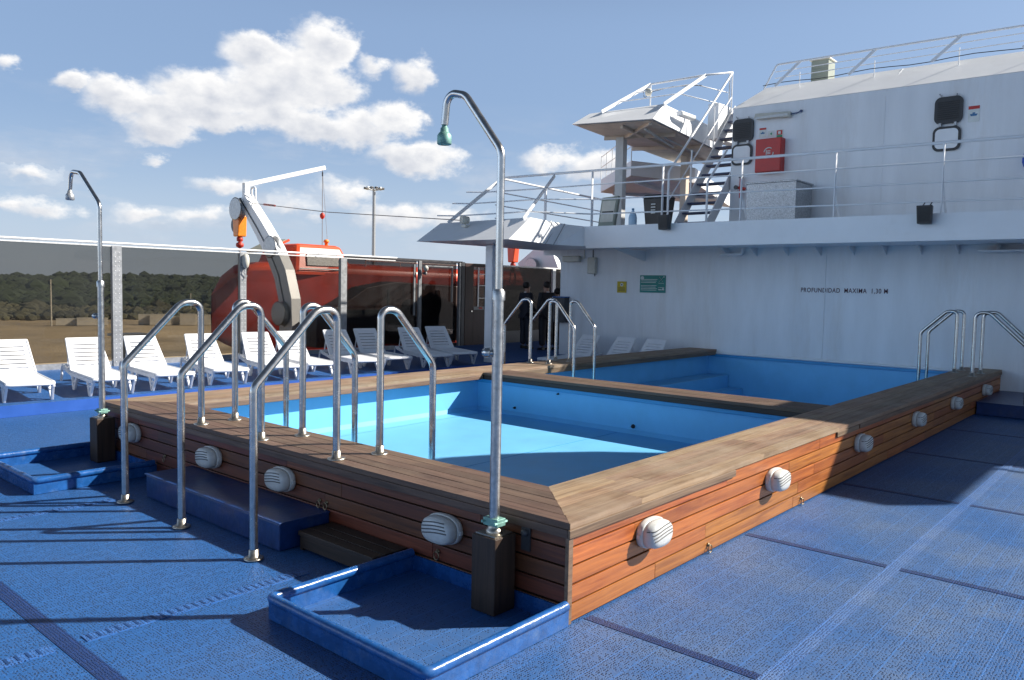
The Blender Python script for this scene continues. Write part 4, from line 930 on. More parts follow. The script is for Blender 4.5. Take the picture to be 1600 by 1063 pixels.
# light fitting
t = thing('tube_light', 'long cream tube light above the red box on the deckhouse', 'lamp', (12.15, 4.14, 5.32))
b = MB(); b.hull([(.05, .36, -.06), (.05, -.36, -.10), (-.09, -.36, -.10), (-.09, .36, -.06)], [(.05, .36, .05), (.05, -.36, .01), (-.05, -.36, .01), (-.05, .36, .05)]); b.build('light_housing', 'white2', t, bevel=.01)
b = MB(); b.box((-.094, -.33, -.075), (-.088, .33, -.03)); b.build('light_cover', 'lampg', t)
b = MB(); b.tube([(.0, -.36, -.04), (.0, -.48, -.03), (.03, -.55, -.0)], .010, 6); b.lathe([(.025, 0), (.025, .03)], (.04, -.55, .0), (-1,0,0), 8); b.build('cable', 'bluestep', t)
t = thing('fire_hose_box', 'red fire hose box with white ring emblem on the deckhouse wall', 'box', (12.2, 4.15, 4.50))
b = MB(); b.box((-.20, -.265, -.33), (-.002, .265, .33)); b.build('box_body', 'red', t, bevel=.012)
b = MB(); b.box((-.215, -.255, -.32), (-.201, .255, .32)); dd = b.build('door', 'red', t, bevel=.004)
b = MB()
for (a0, a1) in ((-60, 60), (110, 250)):
    b.tube([(-.218, -.02+.095*math.sin(R(a)), .045+.095*math.cos(R(a))) for a in range(a0+20, a1+21, 10)], .010, 6)
b.box((-.222, -.055, .015), (-.2155, .035, .027)); b.box((-.222, -.055, .07), (-.2155, .035, .082)); b.box((-.222, .024, .0), (-.2155, .036, .095)); b.box((-.222, -.055, .04), (-.2155, .02, .052)); b.build('ring_emblem', 'signw', t)
def sticker(label, y, z, w, h, kind, tilt=0):
    t = thing('safety_sticker', label, 'sign', (12.196, y, z))
    b = MB(); b.box((-.004, -w/2, -h/2), (0, w/2, h/2)); b.build('sticker_base', 'signw', t)
    if kind == 'boat':
        b = MB(); b.box((-.006, -w/2, h*.30), (-.0042, w/2, h/2)); b.build('sticker_header', 'signr', t)
        b = MB(); b.add([(-.006, -w*.35, 0), (-.006, w*.35, 0), (-.006, w*.25, -h*.13), (-.006, -w*.25, -h*.13)], [(0,1,2,3)]); b.box((-.006, -w*.12, .002), (-.0042, w*.12, h*.09)); b.build('boat_symbol', 'signb', t)
    if kind == 'arrow':
        b = MB(); b.add([(-.006, w*.2, 0), (-.006, -w*.15, h*.25), (-.006, -w*.15, -h*.25)], [(0,1,2)]); b.build('arrow_symbol', 'signg', t)
    if kind == 'fire':
        b = MB(); b.box((-.006, -w*.38, -h*.1), (-.0042, w*.38, h*.42)); b.build('red_field', 'signr', t)
        b = MB(); b.box((-.006, -w*.38, -h*.42), (-.0042, w*.38, -h*.13)); b.build('green_field', 'signg', t)
        b = MB(); b.box((-.0075, -w*.15, 0), (-.0062, w*.2, h*.3)); b.build('white_symbol', 'signw', t)
sticker('red topped lifeboat sticker above the red fire hose box', 4.36, 4.99, .14, .19, 'boat'); sticker('small green arrow sticker between two stickers above the red box', 4.185, 4.95, .13, .12, 'arrow'); sticker('red and green square sticker right above the red box', 4.01, 4.93, .15, .17, 'fire')
sticker('red topped lifeboat sticker right of the second porthole', .615, 4.89, .17, .27, 'boat')
t = thing('fire_hydrant', 'small red valve fitting on the deckhouse wall left of the metal box', 'valve', (12.12, 4.75, 3.98))
b = MB(); b.tube([(0, 0, -.28), (0, 0, .12)], .03, 10); b.tube([(0, .09, -.06), (0, -.1, -.10)], .028, 10); b.build('valve_pipe', 'red', t)
b = MB(); b.lathe([(.05, 0), (.05, .015)], (0, 0, .13), (0,0,1), 12); b.lathe([(.045, 0), (.045, .03)], (-.02, .09, -.06), (-1, 0,0), 10); b.build('handwheel', 'darkframe', t)
t = thing('metal_locker', 'silver tread plate locker standing on the balcony under the red box', 'box', (11.6, 3.80, 3.05))
b = MB(); b.box((-.30, -.52, 0), (.50, .45, .80)); b.build('locker_body', 'diamond', t, bevel=.006)
b = MB(); b.box((-.32, -.54, .801), (.52, .47, .83)); b.build('locker_lid', 'diamond', t, bevel=.004)
t = thing('lifebuoy_cover', 'bright blue covered lifebuoy at the right picture edge', 'lifebuoy', (12.1, -.37, 4.03))
b = MB(); b.lathe([(.06, -.05), (.19, -.06), (.23, 0), (.19, .06), (.06, .05)], (0,0,0), (1,0,0), 20); b.build('cover', 'bluecover', t)
b = MB(); b.box((-.02, -.2, .24), (.05, .2, .26)); b.build('holder', 'galv', t)
for (y, z, lab) in ((5.38, 3.08, 'black speaker box hanging on the balcony rail near the stairs'), (.81, 3.02, 'black speaker box hanging on the balcony fascia at the right')):
    t = thing('speaker_box', lab, 'speaker', (10.22, y, z), group='black speaker boxes on the balcony')
    b = MB(); b.hull([(-.10, .10, -.14), (-.10, -.10, -.14), (.06, -.085, -.14), (.06, .085, -.14)], [(-.12, .115, .14), (-.12, -.115, .14), (.06, -.09, .14), (.06, .09, .14)]); b.build('speaker_body', 'black', t, bevel=.01)
    b = MB(); b.add([(-.122, .09, .11), (-.122, -.09, .11), (-.105, -.08, -.11), (-.105, .08, -.11)], [(0,1,2,3)]); b.build('speaker_grille', 'grille', t)
    b = MB(); b.tube([(.0, .05, .14), (.12, .05, .2)], .01, 6); b.tube([(0, -.05, .14), (.12, -.05, .2)], .01, 6); b.build('bracket', 'black', t)

# ---------------------------------------------------------------- staircase and upper platform
st = thing('steel_staircase', 'steep white steel staircase with dark blue treads beside the deckhouse', 'stairs', (11.3, 5.4, 3.05)); OB = Vector((11.3, 5.4, 3.05))
n_st = 13; sx0, sz0, sx1, sz1 = 11.3, 3.08, 13.85, 5.95
for k in range(n_st):
    f = (k+.3)/n_st; x = sx0+(sx1-sx0)*f; z = sz0+(sz1-sz0)*f
    b = MB(); b.box(Vector((x-.02, 5.09, z))-OB, Vector((x+.22, 5.75, z+.035))-OB); b.build('stair_tread', 'tread', st)
for y in (5.06, 5.78):
    b = MB(); b.bar(ob([(sx0-.02, y, sz0-.08)])[0], ob([(sx1+.1, y, sz1+.0)])[0], .02, .24); b.build('stair_string', 'white', st)
for y in (5.80, 5.08):
    b = MB(); dz = 1.0 if y > 5.5 else .92
    pl = fillet([(11.02, y, 3.1), (11.02, y, 4.18), (13.72, y, 6.74 if y > 5.5 else 6.6)], .15, 6) if y > 5.5 else fillet([(11.3, y, 3.1), (11.3, y, 3.95), (12.1, y, 4.7)], .12, 5)
    b.tube(ob(pl), .024, 8)
    if y > 5.5: b.tube(ob([(11.05, y, 3.62), (13.72, y, 6.2)]), .014, 8)
    b.build('stair_handrail', 'white', st)
for x in (11.95, 12.9, 13.72):
    b = MB(); zc = 3.1+(x-11.3)/(2.55)*2.87; b.tube(ob([(x, 5.80, zc-.1), (x, 5.80, zc+.92)]), .018, 8); b.build('handrail_post', 'white', st)
b = MB(); b.box(Vector((13.2, 5.85, 5.2))-OB, Vector((14.2, 6.1, 5.98))-OB); b.build('stair_head_plate', 'white', st)
plat = thing('upper_platform', 'white overhanging lookout platform with beige underside beside the stairs', 'platform', (12, 7, 5.3)); OB = Vector((12, 7, 5.3))
lo = [(10.72, 6.03, 5.22), (14.3, 6.42, 5.16), (16.2, 7.2, 5.2), (16.2, 8.6, 5.3), (10.45, 7.86, 5.28)]
hi = [(11.55, 6.28, 5.70), (14.3, 6.45, 5.66), (16.2, 7.2, 5.66), (16.2, 8.3, 5.72), (11.40, 8.08, 5.70)]
lo2 = [(p[0], p[1], p[2]) for p in lo]
b = MB(); b.hull(ob(lo2), ob(hi)); b.build('platform_shell', 'white', plat)
b = MB()
ins = [(10.80, 6.10, 5.212), (14.3, 6.46, 5.148), (16.15, 7.24, 5.19), (16.15, 8.52, 5.29), (10.55, 7.80, 5.27)]
b.hull(ob([(p[0], p[1], p[2]-.010) for p in ins]), ob([(p[0], p[1], p[2]-.004) for p in ins])); b.build('underside_plate', 'beige', plat)
b = MB()
for (a, c) in (((10.9, 6.9, 5.20), (15.8, 7.5, 5.15)), ((12.1, 6.3, 5.15), (11.9, 8.0, 5.22)), ((13.6, 6.45, 5.12), (13.4, 8.2, 5.22)), ((10.9, 6.2, 5.19), (12.3, 7.9, 5.2))): b.bar(ob([a])[0], ob([c])[0], .06, .08)
b.build('underside_beam', 'beige', plat)
b = MB(); b.tube(ob([(11.2, 6.5, 5.15), (13.0, 6.85, 5.08)]), .03, 8); b.tube(ob([(12.2, 6.6, 5.13), (14.0, 6.75, 5.05)]), .02, 8); b.build('underside_pipe', 'under', plat)
b = MB(); b.bar(ob([(11.95, 7.57, 3.05)])[0], ob([(11.95, 7.57, 5.2)])[0], .20, .16, up=(1,0,0)); b.build('support_post', 'under', plat)
b = MB(); b.bar(ob([(14.6, 7.4, 3.05)])[0], ob([(14.6, 7.4, 5.2)])[0], .16, .16, up=(1,0,0)); b.build('rear_post', 'beige', plat)
pr = thing('platform_railing', 'white tube railing with slanting struts on the lookout platform', 'railing', (12.5, 6.5, 5.6)); OB = Vector((12.5, 6.5, 5.6))
b = MB(); b.tube(ob([(12.5, 7.19, 6.44), (12.5, 5.80, 6.43), (13.72, 5.80, 6.75)]), .022, 8); b.build('top_rail', 'white', pr)
for (a, c) in (((11.1, 7.55, 5.62), (12.5, 7.19, 6.44)), ((11.25, 6.10, 5.62), (12.5, 5.82, 6.43))):
    b = MB(); b.bar(ob([a])[0], ob([c])[0], .02, .075); b.build('slanting_strut', 'white', pr)
b = MB()
for f in (.35, .68):
    b.tube(ob([lerp((11.1, 7.55, 5.62), (12.5, 7.19, 6.44), f), lerp((11.25, 6.10, 5.62), (12.5, 5.82, 6.43), f), (13.7, 5.9, 5.7+f*.9)]), .012, 6)
b.build('lower_rails', 'white', pr)
for p in ((12.5, 7.19), (13.7, 5.85)):
    b = MB(); b.tube(ob([(p[0], p[1], 5.6), (p[0], p[1], 6.44 if p[0] < 13 else 6.75)]), .016, 8); b.build('railing_post', 'white', pr)
t = thing('floodlight', 'small cream lamp with looped cable clipped to the platform railing', 'lamp', (12.1, 7.0, 6.15))
b = MB(); b.lathe([(.03, -.08), (.07, -.05), (.08, .06), (.05, .08)], (0,0,0), (-.7, -.5, .1), 14); b.build('lamp_body', 'white2', t)
b = MB(); b.tube([(.02, .09+.05*math.cos(a), .0+.09*math.sin(a)) for a in [k*.5 for k in range(13)]], .007, 5); b.tube([(0, -.05, 0), (0, -.6, .04), (.2, -1.2, .02)], .007, 5); b.build('cable', 'black', t)
t = thing('tube_light', 'white tube light on the sunlit side of the lookout platform', 'lamp', (12.1, 6.12, 5.52))
b = MB(); b.box((-.32, -.14, -.05), (.32, -.02, .05)); b.build('light_housing', 'white', t, bevel=.012)
b = MB(); b.box((-.30, -.15, -.03), (.30, -.141, .03)); b.build('light_cover', 'lampg', t)
b = MB(); b.tube([(-.2, -.03, 0), (-.2, .06, .0)], .012, 6); b.tube([(.2, -.03, 0), (.2, .06, .0)], .012, 6); b.build('bracket', 'white', t)
# far side platform seen past the post
fp = thing('far_platform', 'white parapet platform with thin railing seen behind the support post', 'platform', (16, 10, 4.6)); OB = Vector((16, 10, 4.6))
lo = [(15.84, 10.75, 4.60), (11.9, 6.75, 4.62), (14.5, 6.7, 4.55), (22.2, 10.7, 4.55)]
hi = [(15.70, 10.72, 4.98), (11.9, 6.72, 5.02), (14.5, 6.68, 5.0), (22.2, 10.7, 5.0)]
lo = [(16.0, 10.9, 4.62), (13.6, 8.35, 4.62), (15.5, 7.6, 4.60), (21.5, 9.4, 4.60)]
hi = [(16.0, 10.9, 4.98), (13.6, 8.35, 4.98), (15.5, 7.6, 4.98), (21.5, 9.4, 4.98)]
b = MB(); b.hull(ob(lo), ob(hi)); b.build('platform_shell', 'white', fp)
b = MB(); b.hull(ob([(p[0], p[1], p[2]-.012) for p in lo]), ob([(p[0], p[1], p[2]-.004) for p in lo])); b.build('underside_plate', 'beige', fp)
b = MB(); b.bar(ob([(16.2, 10.6, 4.57)])[0], ob([(18.6, 8.5, 4.57)])[0], .08, .08); b.bar(ob([(14.4, 8.7, 4.57)])[0], ob([(19.5, 9.6, 4.57)])[0], .08, .08); b.build('underside_beam', 'under', fp)
b = MB()
for d_ in (.35, .65): b.tube(ob([(16.0, 10.9, 4.98+d_), (13.6, 8.35, 4.98+d_)]), .012, 6)
for k in range(6):
    f = k/5; b.tube(ob([(16.0-2.4*f, 10.9-2.55*f, 4.98), (16.0-2.4*f, 10.9-2.55*f, 5.66)]), .012, 6)
b.build('thin_railing', 'alu', fp)
# things on the balcony
t = thing('light_panel', 'leaning grey panel with dark slots standing on the balcony', 'panel', (11.05, 7.30, 3.08))
b = MB(); b.hull([(0, .25, 0), (0, -.17, 0), (.10, -.17, 0), (.10, .25, 0)], [(.0, .15, .68), (.0, -.28, .70), (.10, -.28, .70), (.10, .15, .68)]); b.build('panel_body', 'acbox', t, bevel=.02)
b = MB(); b.hull([(-.008, .18, .15), (-.008, -.15, .15), (-.002, -.15, .15), (-.002, .18, .15)], [(-.008, .12, .60), (-.008, -.22, .60), (-.002, -.22, .60), (-.002, .12, .60)]); b.build('panel_face', 'white2', t)
b = MB(); b.box((-.014, -.17, .35), (-.009, .12, .38)); b.build('panel_slot', 'black', t)
t = thing('wheelie_bin', 'black wheeled rubbish bin with white emblem on the balcony near the stairs', 'bin', (11.25, 6.15, 3.08))
b = MB(); b.hull([(-.18, .20, 0), (-.18, -.20, 0), (.2, -.2, 0), (.2, .2, 0)], [(-.22, .25, .60), (-.22, -.25, .60), (.25, -.25, .60), (.25, .25, .60)]); b.build('bin_body', 'black', t, bevel=.02)
b = MB(); b.hull([(-.24, .27, .602), (-.24, -.27, .602), (.27, -.27, .602), (.27, .27, .602)], [(-.2, .22, .67), (-.2, -.22, .67), (.2, -.22, .67), (.2, .22, .67)]); b.build('bin_lid', 'black', t, bevel=.02)
b = MB()
for k in range(4): b.box((-.222, -.05, .28+.06*k), (-.212, .05, .30+.06*k))
b.build('bin_emblem', 'signw', t)
t = thing('water_bottle', 'large clear blue plastic water bottle beside the black bin', 'bottle', (10.9, 6.55, 3.08))
b = MB(); b.lathe([(.085, 0), (.09, .03), (.088, .2), (.07, .27), (.03, .33), (.025, .36)], (0,0,0), (0,0,1), 16); b.build('bottle_body', 'bottle', t)
b = MB(); b.lathe([(.028, .361), (.028, .39)], (0,0,0), (0,0,1), 12); b.build('bottle_cap', 'signb', t)

# unseen right side counterpart of the lookout platform, added to shade the pool end
t = thing('shade_platform', 'unseen white platform added on the right end of the deckhouse to shade the pool end', 'platform', (11, -5.3, 5.2))
b = MB(); b.box((9.72-11, -.84, 0), (1.2, 1.22, .42)); b.build('platform_shell', 'white', t)
b = MB(); b.tube([(0, 0, -2.15), (0, 0, 0)], .08, 10); b.build('support_post', 'white', t)
t = thing('shade_awning', 'unseen white awning with rounded end, added to shade the pool floor', 'awning', (8.5, -3, 5.25))
eq = [(4.36, 1.13), (4.36, 1.80), (4.21, 1.92), (3.8, 2.40), (3.36, 2.76), (2.9, 3.06), (2.4, 3.32), (1.9, 3.42), (1.3, 3.25), (.9, 2.7), (.75, 1.9), (.75, 1.13)]  # awning outline shaped after the shade wanted on the pool floor
pl = [(x+1.068*5.25-8.5, y-.996*5.25+3) for x, y in eq]
b = MB(); b.prism(pl, 0, .03); b.build('awning_roof', 'white', t)
b = MB(); b.bar((-1.8, -1.05, -.035), (1.49, -1.05, -.035), .05, .06); b.build('awning_beam', 'white', t)

# ---------------------------------------------------------------- lifeboat and davits
def lifeboat():
    t = thing('lifeboat', 'large enclosed orange red lifeboat hanging outside the tinted glass', 'lifeboat', (13.15, 18.0, 0))
    L_ = 16.4; B = 1.55; ns = 36; nc = 20; x0 = -5.45
    def hullsec(u):
        f = abs(2*u-1); w = B*(1-f**4.2)**.5 if f < 1 else 0
        return w
    vs = []; fs = []
    for i in range(ns+1):
        u = i/ns; x = x0+L_*u; f = abs(2*u-1); w = max(.02, B*(1-f**(2.3 if u < .5 else 3.6))**(.75 if u < .5 else .55)); keel = -.75+1.0*f**5
        top = 2.05+.10*f**2-(.75*max(0, (f-.86)/.14)**2)
        for k in range(nc+1):
            a = math.pi*(k/nc)           # from port gunwale over the keel to starboard
            yy = -w*math.cos(a)*(1.0); s = math.sin(a)
            zz = top-(top-keel)*s**.62
            vs.append((x, yy*(.92 if s > .5 else 1), zz))
    for i in range(ns):
        for k in range(nc): fs.append((i*(nc+1)+k, i*(nc+1)+k+1, (i+1)*(nc+1)+k+1, (i+1)*(nc+1)+k))
    b = MB(); b.add(vs, fs, True); b.build('hull', 'orangered', t)
    vs = []; fs = []
    for i in range(ns+1):
        u = i/ns; x = x0+L_*u; f = abs(2*u-1); w = max(.02, B*(1-f**(2.3 if u < .5 else 3.6))**(.75 if u < .5 else .55))*.97
        top = 2.05+.10*f**2-(.75*max(0, (f-.86)/.14)**2)
        h = .36*(1-f**6)
        for k in range(nc+1):
            a = math.pi*k/nc; vs.append((x, -w*math.cos(a), top+.0+h*math.sin(a)**.5))
    for i in range(ns):
        for k in range(nc): fs.append((i*(nc+1)+k, i*(nc+1)+k+1, (i+1)*(nc+1)+k+1, (i+1)*(nc+1)+k))
    b = MB(); b.add(vs, fs, True); b.build('canopy', 'orange', t)
    b = MB(); b.hull([(-3.55, -1.15, 2.0), (-1.35, -1.15, 2.0), (-1.35, 1.15, 2.0), (-3.55, 1.15, 2.0)], [(-3.30, -.85, 2.92), (-1.75, -.85, 2.92), (-1.75, .85, 2.92), (-3.30, .85, 2.92)]); cp = b.build('wheelhouse', 'orange', t, bevel=.12)
    b = MB()
    for i in (-2.55,): b.hull([(i-.55, -1.10, 2.30), (i+.62, -1.10, 2.30), (i+.62, -1.06, 2.30), (i-.55, -1.06, 2.30)], [(i-.5, -1.0, 2.62), (i+.55, -1.0, 2.62), (i+.55, -.96, 2.62), (i-.5, -.96, 2.62)])
    b.build('cabin_window', 'darkframe', t)
    b = MB(); b.tube([(-1.0, -1.1, 2.52), (9.6, -1.1, 2.48)], .025, 8)
    for k in range(8): b.tube([(-1.0+k*1.4, -1.1, 2.3), (-1.0+k*1.4, -1.1, 2.52)], .018, 6)
    b.build('grab_rail', 'white', t)
    b = MB(); b.tube([(-3.4, -1.16, 2.2), (-1.4, -1.16, 2.19)], .02, 6); b.build('gutter', 'white', t)
    b = MB(); b.hull([(-4.25, -.75, 2.62), (-3.55, -.75, 2.95), (-3.55, .2, 2.95), (-4.25, .2, 2.62)], [(-4.28, -.75, 2.67), (-3.58, -.75, 3.02), (-3.58, .2, 3.02), (-4.28, .2, 2.67)]); b.build('open_hatch', 'acbox', t)
    b = MB(); b.bar((-4.28, -.78, 2.64), (-3.50, -.78, 3.0), .05, .06); b.build('hatch_edge', 'orange', t)
    b = MB(); b.lathe([(.05, 0), (.05, .1), (.09, .11), (.07, .18), (.02, .2)], (-1.95, -.4, 2.92), (0,0,1), 10); b.build('cabin_light', 'hook', t)
    return t
lifeboat()
def boxpath(b, pts, w, hs, mi=0):
    """box-section beam in the plane x=const: pts (y,z); w along x; hs section depth"""
    P = [Vector((0, p[0], p[1])) for p in pts]; loops = []
    for i, p in enumerate(P):
        t = (P[min(i+1, len(P)-1)]-P[max(i-1, 0)]).normalized(); nrm = Vector((0, -t.z, t.y)); h = hs[i]/2
        loops.append([p+nrm*h+Vector((-w/2,0,0)), p+nrm*h+Vector((w/2,0,0)), p-nrm*h+Vector((w/2,0,0)), p-nrm*h+Vector((-w/2,0,0))])
    vs = [v for l in loops for v in l]; fs = [(0,1,2,3), tuple(4*(len(loops)-1)+k for k in (3,2,1,0))]
    for i in range(len(loops)-1):
        for k in range(4): fs.append((4*i+k, 4*i+(k+1)%4, 4*i+4+(k+1)%4, 4*i+4+k))
    b.add(vs, fs, False, None, mi)
dv = thing('lifeboat_davit', 'white curved davit arm with thin jib rising over the lifeboat bow', 'davit', (8.9, 0, 0), group='lifeboat davits')
b = MB(); arm = [(16.05, -.2), (16.02, .6), (16.05, 1.3), (16.3, 2.0), (16.72, 2.6), (17.35, 3.27), (18.25, 4.15)]
boxpath(b, arm, .30, [.62, .62, .60, .58, .54, .46, .36]); b.build('davit_arm', 'white', dv, bevel=.01)
b = MB(); boxpath(b, [(p[0]+.05, p[1]) for p in arm[1:]], .33, [.04]*6); b.build('arm_slot', 'darkframe', dv)
b = MB(); b.bar((0, 18.25, 4.1), (0, 18.25, 4.60), .15, .15, up=(1,0,0)); b.bar((-.07, 18.25, 4.53), (2.55, 18.05, 5.34), .13, .13); b.build('jib', 'white', dv, bevel=.01)
for (q0, q1, c_) in ((.33, .24, (-.2, 18.35, 3.85)), (.31, .22, (-.1, 16.75, 2.75)), (.33, .22, (-.25, 16.1, .95))):
    b = MB(); b.lathe([(q0-.03, -.09), (q0, -.08), (q1, -.04), (q1, .04), (q0, .08), (q0-.03, .09)], c_, (1,0,0), 20); b.build('sheave', 'galv', dv)
b = MB(); b.tube(fillet([(0, 17.75, 4.1), (0, 17.75, 4.45), (0, 17.95, 4.45), (0, 17.95, 4.2)], .07, 4), .03, 8); b.build('lifting_eye', 'white', dv)
t = thing('hook_block', 'orange pulley block with hook hanging from the davit arm tip', 'hook', (8.85, 18.5, 3.3))
b = MB(); b.hull([(-.14, .13, -.22), (-.14, -.13, -.22), (.14, -.13, -.22), (.14, .13, -.22)], [(-.12, .2, .38), (-.12, -.2, .38), (.12, -.2, .38), (.12, .2, .38)]); b.build('block_cheek', 'hook', t, bevel=.03)
b = MB(); b.lathe([(.24, -.05), (.24, .05)], (-.02, .12, .12), (1,0,0), 18); b.build('sheave', 'darkframe', t)
b = MB(); b.lathe([(.05, 0), (.09, -.03), (.09, -.12), (.04, -.15), (.11, -.2), (.11, -.28), (.03, -.33)], (0,0,-.22), (0,0,1), 12); b.build('swivel', 'orangered', t)
b = MB(); b.tube(fillet([(0, 0, -.5), (0, .0, -1.0), (0, .12, -1.1), (0, .0, -1.25)], .05, 4), .035, 8); b.tube([(0,-.08,-.95),(0,-.08,-1.3)], .05, 8); b.build('hook_shank', 'galv', t)
b = MB(); b.tube([(8.85, 18.0, 4.02), (8.6, 14, 3.55), (8.28, 9.02, 3.12)], .010, 5); tag(b.build('guy_wire', 'rope'), 'taut thin wire running from the davit top to the wing canopy', 'wire')
b = MB(); b.tube([(8.83, 17.2, 3.93), (8.80, 16.6, 3.86)], .028, 6); tag(b.build('turnbuckle', 'orangered'), 'rust red turnbuckle in the wire near the davit top', 'turnbuckle')
t = thing('lowering_line', 'thin line with round weight hanging from the jib end', 'line', (11.38, 18.06, 5.22))
b = MB(); b.tube([(0,0,.03), (0,0,-2.4)], .010, 5); b.tube([(0,0,.03), (.25, .05, -2.4)], .005, 5); b.build('line_rope', 'rope', t)
b = MB(); b.lathe([(.03, -.1), (.07, -.05), (.08, .03), (.03, .09)], (0,0,-1.35), (0,0,1), 12); b.build('line_weight', 'orangered', t)
b = MB(); b.tube([(0,0,-.02), (0,0,-.14)], .022, 8); b.build('shackle', 'darkframe', t)
# second davit
dv2 = thing('lifeboat_davit', 'pale davit arm seen through the opening above the men in suits', 'davit', (17, 0, 0), group='lifeboat davits')
b = MB(); boxpath(b, [(13.35, -.2), (13.35, .9), (13.55, 1.8), (13.9, 2.5), (14.2, 2.95)], .34, [1.3, 1.3, 1.5, 1.5, 1.3]); b.build('davit_arm', 'white', dv2)
b = MB(); b.lathe([(.24, -.1), (.27, -.09), (.17, -.05), (.17, .05), (.27, .09), (.24, .1)], (-.25, 14.05, 2.5), (1,0,0), 18); b.build('sheave', 'alu', dv2)
t = thing('hook_block', 'red orange pulley block with hook left of the second davit arm', 'hook', (17, 15.1, 2.75))
b = MB(); b.hull([(-.14, .12, -.12), (-.14, -.12, -.12), (.14, -.12, -.12), (.14, .12, -.12)], [(-.12, .18, .4), (-.12, -.18, .4), (.12, -.18, .4), (.12, .18, .4)]); b.build('block_cheek', 'orange', t, bevel=.03)
b = MB(); b.lathe([(.05, 0), (.09, -.05), (.09, -.15), (.04, -.2), (.1, -.25), (.03, -.35)], (0,0,-.12), (0,0,1), 12); b.tube([(0, .1, -.45), (0, .12, -.8), (0, -.02, -.9)], .03, 6); b.tube([(0, -.1, -.45), (0, -.12, -.8), (0, .02, -.9)], .03, 6); b.build('hook_shank', 'orangered', t)

t = thing('shade_box', 'long dark box behind the dark glass, added in place of the shade below the lifeboat canopy', 'housing', (12, 14.6, .15))
b = MB(); pr_ = [(-3.5, 0), (8.5, 0), (8.5, 1.72), (3.2, 1.70), (2.6, 1.60), (.8, 1.66), (-.9, 1.72), (-1.9, 1.55), (-2.6, 1.15), (-3.2, .9), (-3.5, .85)]  # box added for its darkness, left end sloped like the shade's edge
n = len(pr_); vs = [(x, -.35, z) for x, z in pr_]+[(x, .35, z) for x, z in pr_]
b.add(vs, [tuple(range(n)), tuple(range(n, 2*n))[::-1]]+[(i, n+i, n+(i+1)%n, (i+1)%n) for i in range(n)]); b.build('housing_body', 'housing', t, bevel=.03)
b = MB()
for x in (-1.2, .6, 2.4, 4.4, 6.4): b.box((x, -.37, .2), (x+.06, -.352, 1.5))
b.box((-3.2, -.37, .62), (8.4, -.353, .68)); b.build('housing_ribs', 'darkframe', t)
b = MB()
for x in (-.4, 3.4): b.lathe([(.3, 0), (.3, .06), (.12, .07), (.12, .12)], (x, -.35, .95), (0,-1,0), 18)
b.build('added_drum', 'darkframe', t)

